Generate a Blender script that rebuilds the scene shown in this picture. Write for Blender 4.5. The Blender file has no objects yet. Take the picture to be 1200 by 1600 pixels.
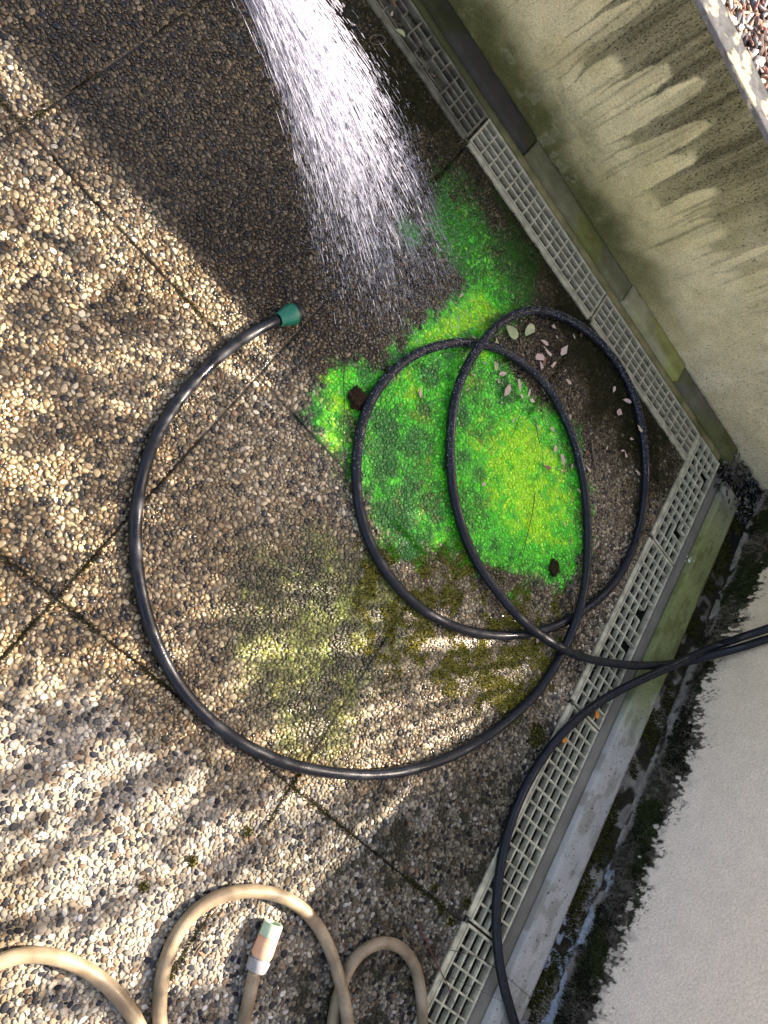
import bpy, math, random
import numpy as np
from mathutils import Vector, Matrix, noise as mnoise

# ------------------------------------------------------------------ camera, sky, sun, exposure
scene = bpy.context.scene
COL = scene.collection
random.seed(7)
rng = np.random.default_rng(11)

FPX = 1179.863
RV = np.array([2.560141254641855, 0.9614441847524654, 0.7667106480432283])
TV = np.array([-0.47325534064390623, 0.12451643332835265, 1.0867116153419263])
_t = np.linalg.norm(RV); _k = RV/_t
_K = np.array([[0, -_k[2], _k[1]], [_k[2], 0, -_k[0]], [-_k[1], _k[0], 0]])
R = np.eye(3) + math.sin(_t)*_K + (1-math.cos(_t))*_K@_K
CAM = -R.T@TV
cd = bpy.data.cameras.new('camera'); cam = bpy.data.objects.new('camera', cd); COL.objects.link(cam)
M = Matrix([[R[0][i], -R[1][i], -R[2][i], CAM[i]] for i in range(3)] + [[0, 0, 0, 1]])
cam.matrix_world = M
cd.sensor_fit = 'VERTICAL'; cd.sensor_height = 24.0; cd.lens = FPX/1600*24.0
cd.clip_start = 0.02; cd.clip_end = 200
scene.camera = cam

SUN_H = np.array([0.80, 0.60]); SUN_H /= np.linalg.norm(SUN_H)   # horizontal direction towards the sun
ELEV = math.radians(42.0)
COT = 1/math.tan(ELEV)
w = bpy.data.worlds.new('World'); scene.world = w; w.use_nodes = True
nt = w.node_tree; bg = nt.nodes['Background']
sky = nt.nodes.new('ShaderNodeTexSky'); sky.sky_type = 'NISHITA'; sky.sun_disc = False
sky.sun_elevation = ELEV
sky.sun_rotation = math.atan2(SUN_H[0], SUN_H[1])
sky.air_density = 1.0; sky.dust_density = 4.0; sky.ozone_density = 0.3
nt.links.new(sky.outputs[0], bg.inputs[0]); bg.inputs[1].default_value = 0.12
sl = bpy.data.lights.new('sun', 'SUN'); sl.energy = 5.0; sl.angle = math.radians(0.4); sl.color = (1.0, 0.95, 0.86)
so = bpy.data.objects.new('sun', sl); COL.objects.link(so)
SUNV = Vector((SUN_H[0]*math.cos(ELEV), SUN_H[1]*math.cos(ELEV), math.sin(ELEV)))
so.rotation_euler = SUNV.to_track_quat('Z', 'Y').to_euler()
so.location = (3, 2, 4)
vs = scene.view_settings; vs.view_transform = 'Standard'; vs.look = 'None'; vs.gamma = 1; vs.use_curve_mapping = False
vs.exposure = 1.84
vs.use_white_balance = True; vs.white_balance_temperature = 7350; vs.white_balance_tint = 15

# ------------------------------------------------------------------ helpers
def at(px, py, v=0.0, ax=2):
    """the point seen at photo pixel (px, py) on the plane axis[ax] = v"""
    d = R.T@np.array([px-600.0, py-800.0, FPX]); s = (v-CAM[ax])/d[ax]
    return CAM + s*d

def meta(o, label=None, cat=None, group=None, kind=None):
    if label: o['label'] = label
    if cat: o['category'] = cat
    if group: o['group'] = group
    if kind: o['kind'] = kind
    return o

def empty(name, loc, label, cat, group=None):
    o = bpy.data.objects.new(name, None); COL.objects.link(o); o.location = loc
    o.empty_display_size = 0.02
    return meta(o, label, cat, group)

def link(name, me, mat, parent=None, smooth=True):
    if not isinstance(mat, (list, tuple)): mat = [mat]
    for m in mat: me.materials.append(m)
    if smooth and len(me.polygons): me.polygons.foreach_set('use_smooth', np.ones(len(me.polygons), dtype=bool))
    o = bpy.data.objects.new(name, me); COL.objects.link(o)
    if parent is not None:
        o.parent = parent
        o.matrix_parent_inverse = Matrix.Translation(parent.location).inverted()
    return o

def mesh_np(name, V, quads=None, tris=None, col=None, attrs=None):
    me = bpy.data.meshes.new(name)
    V = np.ascontiguousarray(V, dtype=np.float32)
    nq = 0 if quads is None else len(quads); ntr = 0 if tris is None else len(tris)
    me.vertices.add(len(V)); me.vertices.foreach_set('co', V.ravel())
    loops = []
    if nq: loops.append(np.asarray(quads, dtype=np.int32).ravel())
    if ntr: loops.append(np.asarray(tris, dtype=np.int32).ravel())
    L = np.concatenate(loops)
    me.loops.add(len(L)); me.loops.foreach_set('vertex_index', L)
    st = np.concatenate([np.arange(nq)*4, nq*4+np.arange(ntr)*3]).astype(np.int32)
    me.polygons.add(nq+ntr); me.polygons.foreach_set('loop_start', st)
    try: me.polygons.foreach_set('loop_total', np.concatenate([np.full(nq, 4), np.full(ntr, 3)]).astype(np.int32))
    except Exception: pass
    me.update(calc_edges=True)
    if col is not None:
        a = me.attributes.new('tint', 'FLOAT_COLOR', 'POINT')
        c = np.ones((len(V), 4), dtype=np.float32); c[:, :3] = col
        a.data.foreach_set('color', c.ravel())
    for k, x in (attrs or {}).items():
        a = me.attributes.new(k, 'FLOAT', 'POINT'); a.data.foreach_set('value', np.ascontiguousarray(x, dtype=np.float32))
    return me

class MB:
    """collects simple shapes into one mesh"""
    def __init__(s): s.v = []; s.f = []
    def add(s, vs_, fs):
        b = len(s.v); s.v += [tuple(map(float, p)) for p in vs_]; s.f += [tuple(b+i for i in f) for f in fs]
    def bar(s, a, b, wid, z0, z1, ch=0.0008):
        """chamfered bar from a to b (xy), top at z1, bottom z0"""
        a = np.array(a[:2], float); b = np.array(b[:2], float); d = b-a; d /= np.linalg.norm(d); n = np.array([-d[1], d[0]])
        prof = [(-wid/2, z0), (wid/2, z0), (wid/2, z1-ch), (wid/2-ch, z1), (-wid/2+ch, z1), (-wid/2, z1-ch)]
        vs_ = [(*(a+n*p), z) for p, z in prof] + [(*(b+n*p), z) for p, z in prof]
        k = 6
        s.add(vs_, [tuple(reversed(range(k))), tuple(range(k, 2*k))] + [(i, (i+1) % k, k+(i+1) % k, k+i) for i in range(k)])
    def box(s, x0, x1, y0, y1, z0, z1):
        s.add([(x0, y0, z0), (x1, y0, z0), (x1, y1, z0), (x0, y1, z0), (x0, y0, z1), (x1, y0, z1), (x1, y1, z1), (x0, y1, z1)],
              [(3, 2, 1, 0), (4, 5, 6, 7), (0, 1, 5, 4), (1, 2, 6, 5), (2, 3, 7, 6), (3, 0, 4, 7)])
    def build(s, name, mat, parent=None, smooth=False):
        me = bpy.data.meshes.new(name); me.from_pydata(s.v, [], s.f); me.update()
        return link(name, me, mat, parent, smooth)

def _h(ix, iy, seed):
    n = (ix.astype(np.int64)*374761393 + iy.astype(np.int64)*668265263 + seed*974634777) & 0x7fffffff
    n = ((n ^ (n >> 13))*1274126177) & 0x7fffffff
    n = (n ^ (n >> 16)) & 0x7fffffff
    return (n % 100003)/100003.0
def vn(x, y, seed=0):
    x = np.asarray(x, float); y = np.asarray(y, float)
    ix = np.floor(x); iy = np.floor(y); fx = x-ix; fy = y-iy
    fx = fx*fx*(3-2*fx); fy = fy*fy*(3-2*fy)
    a = _h(ix, iy, seed); b = _h(ix+1, iy, seed); c = _h(ix, iy+1, seed); d = _h(ix+1, iy+1, seed)
    return (a*(1-fx)+b*fx)*(1-fy) + (c*(1-fx)+d*fx)*fy
def fbm(x, y, seed=0, o=4):
    s = 0; a = .5; t = 0
    for i in range(o):
        s = s + a*vn(x*2**i+17.3*i, y*2**i-9.1*i, seed+i); t += a; a *= .55
    return s/t
def sst(a, b, x):
    t = np.clip((x-a)/(b-a), 0, 1); return t*t*(3-2*t)
def mix(a, b, t):
    t = np.asarray(t)[..., None]; return a*(1-t)+b*t

def sd_poly(X, Y, poly):
    """signed distance to polygon (negative inside)"""
    P = np.array([at(*p)[:2] for p in poly]); n = len(P)
    d = np.full(X.shape, 1e9); ins = np.zeros(X.shape, bool)
    for i in range(n):
        a = P[i]; b = P[(i+1) % n]; e = b-a
        wx = X-a[0]; wy = Y-a[1]
        t = np.clip((wx*e[0]+wy*e[1])/(e@e), 0, 1)
        d = np.minimum(d, (wx-e[0]*t)**2+(wy-e[1]*t)**2)
        c = (a[1] > Y) != (b[1] > Y)
        with np.errstate(divide='ignore', invalid='ignore'):
            xx = (b[0]-a[0])*(Y-a[1])/(b[1]-a[1])+a[0]
        ins ^= c & (X < xx)
    d = np.sqrt(d); return np.where(ins, -d, d)
def blob(X, Y, px, py, r):
    c = at(px, py); return np.sqrt((X-c[0])**2+(Y-c[1])**2)/(r)

# ------------------------------------------------------------------ materials
def nodes(name):
    m = bpy.data.materials.new(name); m.use_nodes = True
    n = m.node_tree.nodes; l = m.node_tree.links
    return m, n, l, n['Principled BSDF']
def mat(name, col, rough=.6, bump=0, bscale=200, var=0, vscale=40, spec=.5, coat=0, trans=0, sss=0):
    m, n, l, p = nodes(name)
    p.inputs['Base Color'].default_value = (*col, 1); p.inputs['Roughness'].default_value = rough
    p.inputs['Specular IOR Level'].default_value = spec
    p.inputs['Coat Weight'].default_value = coat; p.inputs['Coat Roughness'].default_value = .15
    p.inputs['Transmission Weight'].default_value = trans
    tc = n.new('ShaderNodeTexCoord')
    if var:
        t = n.new('ShaderNodeTexNoise'); t.inputs['Scale'].default_value = vscale; t.inputs['Detail'].default_value = 6
        l.new(tc.outputs['Object'], t.inputs['Vector'])
        r = n.new('ShaderNodeMapRange'); r.inputs[1].default_value = .3; r.inputs[2].default_value = .7
        r.inputs[3].default_value = 1-var; r.inputs[4].default_value = 1+var
        l.new(t.outputs[0], r.inputs[0])
        x = n.new('ShaderNodeVectorMath'); x.operation = 'SCALE'; x.inputs[0].default_value = col
        l.new(r.outputs[0], x.inputs['Scale']); l.new(x.outputs[0], p.inputs['Base Color'])
    if bump:
        t = n.new('ShaderNodeTexNoise'); t.inputs['Scale'].default_value = bscale; t.inputs['Detail'].default_value = 5
        l.new(tc.outputs['Object'], t.inputs['Vector'])
        b = n.new('ShaderNodeBump'); b.inputs['Strength'].default_value = 1; b.inputs['Distance'].default_value = bump
        l.new(t.outputs[0], b.inputs['Height']); l.new(b.outputs[0], p.inputs['Normal'])
    return m
def mat_tint(name, rough=.7, bump=.0004, bscale=400, speck=0.25, sscale=500, dark=None, wet=False, spec=.12):
    """colour from the mesh's own albedo attribute, with fine noise"""
    m, n, l, p = nodes(name)
    a = n.new('ShaderNodeAttribute'); a.attribute_name = 'tint'
    tc = n.new('ShaderNodeTexCoord')
    t = n.new('ShaderNodeTexNoise'); t.inputs['Scale'].default_value = sscale; t.inputs['Detail'].default_value = 4
    l.new(tc.outputs['Object'], t.inputs['Vector'])
    r = n.new('ShaderNodeMapRange'); r.inputs[1].default_value = .3; r.inputs[2].default_value = .7
    r.inputs[3].default_value = 1-speck; r.inputs[4].default_value = 1+speck
    l.new(t.outputs[0], r.inputs[0])
    x = n.new('ShaderNodeVectorMath'); x.operation = 'SCALE'
    l.new(a.outputs['Vector'], x.inputs[0]); l.new(r.outputs[0], x.inputs['Scale'])
    out = x.outputs[0]
    if dark:   # black specks of algae: amount from attribute 'algae'
        sc, dc = dark
        aa = n.new('ShaderNodeAttribute'); aa.attribute_name = 'algae'
        s2 = n.new('ShaderNodeTexNoise'); s2.inputs['Scale'].default_value = sc; s2.inputs['Detail'].default_value = 3; s2.inputs['Roughness'].default_value = .6
        mp = n.new('ShaderNodeMapping'); mp.inputs['Scale'].default_value = (1, 1, .45)
        l.new(tc.outputs['Object'], mp.inputs['Vector']); l.new(mp.outputs[0], s2.inputs['Vector'])
        ad = n.new('ShaderNodeMath'); ad.operation = 'ADD'; l.new(s2.outputs[0], ad.inputs[0]); l.new(aa.outputs['Fac'], ad.inputs[1])
        mr = n.new('ShaderNodeMapRange'); mr.inputs[1].default_value = .62; mr.inputs[2].default_value = .70; l.new(ad.outputs[0], mr.inputs[0])
        mx = n.new('ShaderNodeMix'); mx.data_type = 'RGBA'; l.new(mr.outputs[0], mx.inputs[0])
        l.new(out, mx.inputs[6]); mx.inputs[7].default_value = (*dc, 1); out = mx.outputs[2]
    l.new(out, p.inputs['Base Color'])
    if wet:
        aw = n.new('ShaderNodeAttribute'); aw.attribute_name = 'wet'
        r2 = n.new('ShaderNodeMapRange'); r2.inputs[3].default_value = rough; r2.inputs[4].default_value = .16
        l.new(aw.outputs['Fac'], r2.inputs[0]); l.new(r2.outputs[0], p.inputs['Roughness'])
        r4 = n.new('ShaderNodeMath'); r4.operation = 'MULTIPLY'; r4.inputs[1].default_value = .35; l.new(aw.outputs['Fac'], r4.inputs[0]); l.new(r4.outputs[0], p.inputs['Coat Weight']); p.inputs['Coat Roughness'].default_value = .06; p.inputs['Coat IOR'].default_value = 1.33
    else:
        p.inputs['Roughness'].default_value = rough
    p.inputs['Specular IOR Level'].default_value = spec
    if wet:
        r5 = n.new('ShaderNodeMapRange'); r5.inputs[3].default_value = .10; r5.inputs[4].default_value = .5; l.new(aw.outputs['Fac'], r5.inputs[0]); l.new(r5.outputs[0], p.inputs['Specular IOR Level'])
    t3 = n.new('ShaderNodeTexNoise'); t3.inputs['Scale'].default_value = bscale; t3.inputs['Detail'].default_value = 5
    l.new(tc.outputs['Object'], t3.inputs['Vector'])
    b = n.new('ShaderNodeBump'); b.inputs['Strength'].default_value = 1; b.inputs['Distance'].default_value = bump
    l.new(t3.outputs[0], b.inputs['Height']); l.new(b.outputs[0], p.inputs['Normal'])
    return m

M_SOIL = mat('soil', (.06, .045, .03), .9, .004, 60, .4, 30)
M_GROUND = mat_tint('pebble paving', .62, .00035, 700, .16, 420, wet=True)
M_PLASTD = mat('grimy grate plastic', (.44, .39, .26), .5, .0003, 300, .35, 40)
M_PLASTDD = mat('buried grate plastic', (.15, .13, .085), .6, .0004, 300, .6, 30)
M_PLASTIC = mat('ivory grate plastic', (.50, .46, .32), .45, .0002, 300, .40, 45, spec=.25)
M_GUTTER = mat('gutter plastic', (.17, .145, .095), .5, .0006, 150, .5, 35)
M_GUTTER_D = mat('dark gutter', (.07, .07, .055), .6, .002, 150, .5, 50)
M_KERB = mat_tint('kerb concrete', .75, .0005, 500, .12, 300)
M_WALL = mat_tint('stained render', .85, .0009, 380, .22, 260, dark=(420, (.05, .047, .025)))
M_HOUSE = mat_tint('pebbledash render', .85, .0032, 210, .16, 260, dark=(330, (.035, .035, .025)))
M_RUBBER = mat('black rubber', (.008, .010, .015), .30, .0002, 500, .35, 60, spec=.34, coat=0)
_n = M_RUBBER.node_tree.nodes; _l = M_RUBBER.node_tree.links
_t = _n.new('ShaderNodeTexNoise'); _t.inputs['Scale'].default_value = 26; _t.inputs['Detail'].default_value = 5
_tc = _n.new('ShaderNodeTexCoord'); _l.new(_tc.outputs['Object'], _t.inputs['Vector'])
_m = _n.new('ShaderNodeMapRange'); _m.inputs[1].default_value = .36; _m.inputs[2].default_value = .62; _m.inputs[3].default_value = .16; _m.inputs[4].default_value = .62
_l.new(_t.outputs[0], _m.inputs[0]); _l.new(_m.outputs[0], _n['Principled BSDF'].inputs['Roughness'])
M_GREEN = mat('green plastic', (.005, .16, .095), .35, .0001, 300, .1, 80)
M_BLACKP = mat('black plastic', (.012, .012, .014), .4)
M_LEAF = mat('dry leaf', (.66, .48, .38), .7, .0006, 300, .3, 120)
M_LEAFB = mat('brown leaf', (.30, .13, .07), .6, .0006, 300, .3, 120)
M_LEAFG = mat('pale green leaf', (.50, .52, .26), .6, .0006, 300, .25, 100)
M_TWIG = mat('brown twig', (.05, .03, .02), .8, .0004, 300, .3, 80)
M_TWIGR = mat('red twig', (.13, .03, .03), .6, .0004, 300, .3, 80)
M_TWIGG = mat('grey twig', (.2, .15, .1), .8, .0004, 300, .3, 80)
M_ORANGE = mat('orange petal', (.85, .27, .02), .5, .0003, 300, .1, 100)
M_WHITE = mat('chalky white', (.75, .76, .62), .8, .0004, 300, .1, 100)
M_MOSS = mat_tint('moss', .9, .0003, 600, .25, 300, spec=.05)
M_CHIPS = mat_tint('mulch chips', .75, .0006, 300, .3, 200)
M_WOODC = mat('bark', (.10, .075, .05), .9, .004, 30, .3, 12)
M_FOL = mat('tree leaves', (.05, .10, .025), .6)
M_CONC = mat('plain concrete', (.42, .40, .36), .85, .001, 60, .15, 8)

# water
def water_mat():
    m, n, l, p = nodes('water spray')
    p.inputs['Base Color'].default_value = (.74, .75, .86, 1); p.inputs['Roughness'].default_value = .12
    p.inputs['IOR'].default_value = 1.33; p.inputs['Transmission Weight'].default_value = .5
    p.inputs['Specular IOR Level'].default_value = .9
    return m
M_WATER = water_mat()

# beige hose: braid pattern from UV (u along, v around)
def braid():
    m, n, l, p = nodes('beige braided hose')
    uv = n.new('ShaderNodeUVMap'); sx = n.new('ShaderNodeSeparateXYZ'); l.new(uv.outputs[0], sx.inputs[0])
    hs = []
    for s in (1, -1):
        a = n.new('ShaderNodeMath'); a.operation = 'MULTIPLY_ADD'; l.new(sx.outputs[1], a.inputs[0]); a.inputs[1].default_value = 12*s
        b = n.new('ShaderNodeMath'); b.operation = 'MULTIPLY'; l.new(sx.outputs[0], b.inputs[0]); b.inputs[1].default_value = 330
        l.new(b.outputs[0], a.inputs[2])
        f = n.new('ShaderNodeMath'); f.operation = 'FRACT'; l.new(a.outputs[0], f.inputs[0])
        g = n.new('ShaderNodeMath'); g.operation = 'LESS_THAN'; l.new(f.outputs[0], g.inputs[0]); g.inputs[1].default_value = .3
        hs.append(g)
    mx = n.new('ShaderNodeMath'); mx.operation = 'MAXIMUM'; l.new(hs[0].outputs[0], mx.inputs[0]); l.new(hs[1].outputs[0], mx.inputs[1])
    tc = n.new('ShaderNodeTexCoord'); t = n.new('ShaderNodeTexNoise'); t.inputs['Scale'].default_value = 28; t.inputs['Detail'].default_value = 6
    l.new(tc.outputs['Object'], t.inputs['Vector'])
    cr = n.new('ShaderNodeValToRGB'); cr.color_ramp.elements[0].position = .32; cr.color_ramp.elements[0].color = (.20, .15, .09, 1)
    cr.color_ramp.elements[1].position = .68; cr.color_ramp.elements[1].color = (.42, .345, .235, 1)
    l.new(t.outputs[0], cr.inputs[0])
    mc = n.new('ShaderNodeMix'); mc.data_type = 'RGBA'; mc.blend_type = 'MULTIPLY'
    ml = n.new('ShaderNodeMath'); ml.operation = 'MULTIPLY'; ml.inputs[1].default_value = .7; l.new(mx.outputs[0], ml.inputs[0])
    l.new(ml.outputs[0], mc.inputs[0]); l.new(cr.outputs[0], mc.inputs[6]); mc.inputs[7].default_value = (.62, .5, .36, 1)
    l.new(mc.outputs[2], p.inputs['Base Color'])
    p.inputs['Roughness'].default_value = .5; p.inputs['Coat Weight'].default_value = .05
    b = n.new('ShaderNodeBump'); b.inputs['Distance'].default_value = .0002; l.new(mx.outputs[0], b.inputs['Height']); l.new(b.outputs[0], p.inputs['Normal'])
    return m
M_BEIGE = braid()

# ------------------------------------------------------------------ ground
g = MB(); g.box(-14, 14, -14, 14, -.30, -.085)
meta(g.build('soil', M_SOIL), 'bare soil under and around the terrace', kind='structure')

XJ = [-1.5, -1.0, -.5, 0.0, .5]        # joints across
YJ = [.493, 0.0, -.5, -1.0]
X1, Y1 = .986, 1.277                   # paving ends at the gutters

DYE = [(503, 585), (560, 575), (610, 545), (660, 505), (715, 470), (735, 430), (700, 390), (672, 340), (690, 300), (715, 268), (770, 300), (820, 380), (850, 440),
       (815, 490), (790, 540), (830, 590), (870, 640), (905, 700), (918, 780), (915, 860), (890, 905), (830, 925), (780, 900), (730, 860), (650, 880), (600, 850), (575, 790),
       (545, 745), (510, 700), (490, 640)]
HOT1 = [(640, 540), (700, 495), (750, 455), (790, 480), (770, 525), (700, 532), (650, 550)]
HOT2 = [(740, 660), (800, 625), (860, 650), (895, 720), (910, 800), (900, 870), (840, 885), (780, 850), (735, 760)]
LOOPL = [(740, 540), (640, 560), (585, 620), (560, 720), (600, 800), (690, 820), (740, 900), (880, 900), (900, 700), (840, 620), (780, 580)]
HOT4 = [(715, 300), (745, 310), (785, 380), (820, 450), (800, 480), (760, 450), (740, 400), (715, 350)]
HOT3 = [(503, 585), (545, 575), (560, 640), (545, 700), (510, 690)]
MURK = [(400, 870), (500, 850), (600, 880), (640, 950), (600, 1020), (560, 1100), (520, 1170), (440, 1150), (390, 1080), (370, 960)]
MUD = [(640, -60), (560, 60), (600, 180), (720, 240), (800, 360), (850, 450), (880, 520), (900, 600), (960, 720), (1000, 800), (1030, 790), (1095, 700), (1000, 560), (900, 420), (760, 220), (640, 0)]
MOSSY = [(560, 870), (700, 850), (800, 900), (870, 930), (890, 1000), (840, 1090), (780, 1130), (700, 1090), (600, 1080), (560, 1000)]
WET = [(-100, 60), (-100, 900), (60, 1000), (260, 1080), (420, 1190), (560, 1220), (700, 1180), (830, 1100), (900, 1050), (1000, 900), (1120, 700), (700, -200), (-100, -200)]

def ground_maps(X, Y):
    n1 = fbm(X*14, Y*14, 3); n2 = fbm(X*45, Y*45, 9); n3 = fbm(X*6, Y*6, 21, 3)
    e = (n1-.5)*.10+(n2-.5)*.05
    wet = 1-sst(-.02, .10, sd_poly(X, Y, WET)+(n1-.5)*.12)
    dye = 1-sst(-.055, .05, sd_poly(X, Y, DYE)+e*1.0)
    hot = np.maximum.reduce([1-sst(-.03, .035, sd_poly(X, Y, HOT1)+e), 1-sst(-.085, .03, sd_poly(X, Y, HOT2)+e), (1-sst(-.02, .01, sd_poly(X, Y, HOT3)+e))*.75, .24*(1-sst(-.04, .04, sd_poly(X, Y, LOOPL)+e)), .62*(1-sst(-.03, .02, sd_poly(X, Y, HOT4)+e))])
    for px, py, r in ((760, 560, .03), (745, 700, .03), (690, 850, .03), (640, 600, .05), (520, 685, .03), (508, 590, .03)):
        hot = np.maximum(hot, .6*(1-sst(.5, 1.2, blob(X, Y, px, py, r)+e*8)))
    dark = np.zeros_like(X)
    for px, py, r in ((602, 716, .038), (672, 590, .026), (655, 690, .035), (600, 660, .03), (545, 665, .032), (650, 750, .03), (720, 650, .03), (700, 720, .025), (625, 800, .05), (790, 610, .03), (680, 790, .04), (750, 740, .02), (665, 640, .02), (640, 860, .03), (700, 870, .03), (600, 880, .02)):
        dark = np.maximum(dark, 1-sst(.6, 1.25, blob(X, Y, px, py, r)+e*7))
    murk = 1-sst(-.04, .05, sd_poly(X, Y, MURK)+e)
    for px, py, r in ((590, 1010, .03), (620, 985, .03), (575, 1050, .03), (600, 890, .04)):
        murk = np.maximum(murk, 1-sst(.5, 1.3, blob(X, Y, px, py, r)+e*7))
    spill = (1-sst(.3, 1.1, blob(X, Y, 640, 365, .04)+e*8))*.75
    mud = (1-sst(-.06, .06, sd_poly(X, Y, MUD)+e*1.6))
    mossy = (1-sst(-.03, .03, sd_poly(X, Y, MOSSY)+e))
    mossp = mossy*sst(.53, .60, fbm(X*34, Y*34, 55, 4)+.03*mossy)*(.55+.6*vn(X*130, Y*130, 56))
    for px, py, r in ((645, 1012, .025), (805, 965, .035), (760, 1060, .03), (225, 1385, .014), (386, 1300, .012), (800, 1110, .035), (840, 1150, .03), (690, 1420, .012), (730, 1410, .016), (705, 1440, .01), (300, 1345, .01), (680, 1385, .01)):
        mossp = np.maximum(mossp, 1-sst(.45, 1.15, blob(X, Y, px, py, r)+e*10))
    n4 = fbm(X*95, Y*95, 19, 2); dye = sst(.18, .82, dye+(n4-.5)*.9*(dye > .01)*(dye < .99))
    far = sst(1.08, 1.24, Y+.10*X+.12*(n1-.5)); dye = dye*(1-.80*far)
    lft = sst(.62, .50, X*0+.5+(n1-.5)*1.2)*0
    return dict(wet=wet, dye=dye, hot=hot, dark=dark, murk=murk, spill=spill, mud=mud, mossy=mossy, mossp=mossp, n1=n1, n2=n2, n3=n3)

DYE_Y = np.array([.40, .84, .010]); DYE_G = np.array([.045, .60, .018]); DYE_D = np.array([.008, .13, .014])
def tintfun(base, X, Y, m, r):
    """albedo of a pebble / mortar vertex; r = per stone random"""
    # dirt film: brownish in the middle and towards the gutter, cleaner at the bottom left
    c = mix(base**1.40*1.10, base**1.10*.74, (1-m['wet'])*.85)
    film = sst(.42, .68, fbm(X*9, Y*9, 71, 4))
    c = c*mix(np.ones(3), np.array([.55, .50, .41]), film*.75)
    wetd = m['wet']*(1-.0*m['dye'])
    c = c*mix(np.ones(3), np.array([.93, .83, .64]), wetd*(1-sst(.2, .6, Y)*.25))
    worn = sst(.45, .75, X+.35*Y-.0+.3*(m['n3']-.5))*(1-m['wet'])
    c = c*mix(np.ones(3), np.array([.62, .62, .60]), worn)
    spot = sst(.60, .66, fbm(X*38, Y*38, 91, 3))*worn; c = mix(c, np.array([.03, .028, .018])+c*.1, spot)
    shade_grime = sst(.53, .60, Y+.03*(m['n3']-.5))*sst(1.1, .5, X-.0)  # grime tone plus painted shade, darkening the paving past the overhead slab's shadow edge
    c = c*mix(np.ones(3), np.array([.26, .225, .165]), shade_grime*m['wet'])
    blu = (m['wet']*sst(-.1, .5, Y)*sst(.3, -.1, X)*(r < .3))*.5; c = mix(c, c*np.array([.45, .48, .6]), blu)
    bl = np.zeros_like(X)
    for px, py, r_ in ((405, 562, .020), (438, 590, .022), (472, 652, .020), (492, 600, .018), (492, 640, .014), (462, 560, .012), (240, 792, .012), (150, 870, .010), (88, 932, .014), (215, 690, .008), (250, 760, .010), (360, 615, .010), (548, 520, .02), (590, 440, .014), (635, 455, .010), (555, 25, .02), (370, 60, .02), (148, 100, .006), (128, 118, .006), (300, 150, .006)):
        bl = np.maximum(bl, 1-sst(.45, 1.2, blob(X, Y, px, py, r_)+(m['n2']-.5)*1.4+(m['n1']-.5)))
    c = mix(c, np.array([.018, .018, .014])+c*.12, bl*.9)
    olive = np.array([.13, .115, .045])
    c = mix(c, olive*(.5+1.0*r[:, None])*np.ones(3), m['mossy']*.2)
    c = mix(c, np.array([.020, .0165, .006])*(.4+1.4*r[:, None]), m['mud']*(.97-.45*(fbm(X*420, Y*420, 8, 1) > .8)-.25*sst(.52, .62, m['n1'])))
    mk = np.array([.125, .135, .022])*(.2+1.2*r[:, None]**1.5)*(.35+1.5*sst(.42, .62, fbm(X*26, Y*26, 95, 3)))[:, None]; mk[:, 1] *= .8+.5*m['n1']
    c = mix(c, mk, m['murk']*.85)
    # dye
    lum = .45+.55*np.clip(base.mean(1), .05, .7)[:, None]/.4
    n4 = fbm(X*95, Y*95, 19, 2)
    t = np.clip(m['hot']*.72+.05+.30*(r-.45)+1.0*(m['n2']-.47)+.85*(m['n1']-.47)+.6*(n4-.5)-.40*sst(1.02, 1.18, Y+.1*X), 0, 1)
    d = mix(DYE_D*1.0+np.zeros_like(c), DYE_G*(.35+.75*lum), sst(.0, .5, t+.12))
    d = mix(d, DYE_Y*(.45+.65*lum), sst(.42, .95, t)*.9)
    d = mix(d, DYE_D*(.6+.8*r[:, None]), m['dark']*(.45+.5*n4))
    d = mix(d, c*np.array([.75, 1.05, .42]), np.clip(.75*sst(.50, .64, m['n1']*.6+n4*.4)*(1-m['hot'])+.35*sst(.9, 1.1, Y)*(n4 > .5), 0, 1))
    c = mix(c, d, m['dye'])
    c = mix(c, np.array([.05, .33, .06])*(.5+.8*r[:, None]), m['spill'])
    c = mix(c, np.array([.13, .115, .018])*(.5+r[:, None]), m['mossp']*.75)
    return np.clip(c, 0.003, .92)

# domain where stones are modelled one by one (the part of the terrace near the camera's view)
dom = [(-560, -300), (760, -300), (1400, 720), (820, 1950), (-560, 1950)]
def in_dom(x, y):
    return sd_poly(np.array([x]) if np.isscalar(x) else x, np.array([y]) if np.isscalar(y) else y, dom) < 0

GX0, GX1, GY0, GY1 = -1.6, X1, -1.3, Y1
RES = 1000.0
Wd = int((GX1-GX0)*RES)+2; Hd = int((GY1-GY0)*RES)+2
occ = np.zeros((Wd, Hd), bool)
# mark joints, gutters and outside
gx = GX0+(np.arange(Wd)+.5)/RES; gy = GY0+(np.arange(Hd)+.5)/RES
JW = .0015
def jx(xj, y): return xj+.0016*(vn(y*40, y*0+xj*7, 5)-.5)*2
for xj in XJ: occ[np.abs(gx-xj) < JW, :] = True
for yj in YJ: occ[:, np.abs(gy-yj) < JW] = True
occ[int((.28-GX0)*RES):int((.98-GX0)*RES), int((.44-GY0)*RES):int((1.27-GY0)*RES)] = False
occ[:int((.28-GX0)*RES), :][:, :] |= False
occ[gx > X1-.001, :] = True; occ[:, gy > Y1-.001] = True
CX, CY = np.meshgrid(gx[::10], gy[::10], indexing='ij')
dm = sd_poly(CX.ravel(), CY.ravel(), dom).reshape(CX.shape) < 0
dm = np.kron(dm, np.ones((10, 10), bool))[:Wd, :Hd]
occ[~dm] = True
cand = np.argwhere(dm)
stones = []
NA = 12
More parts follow.
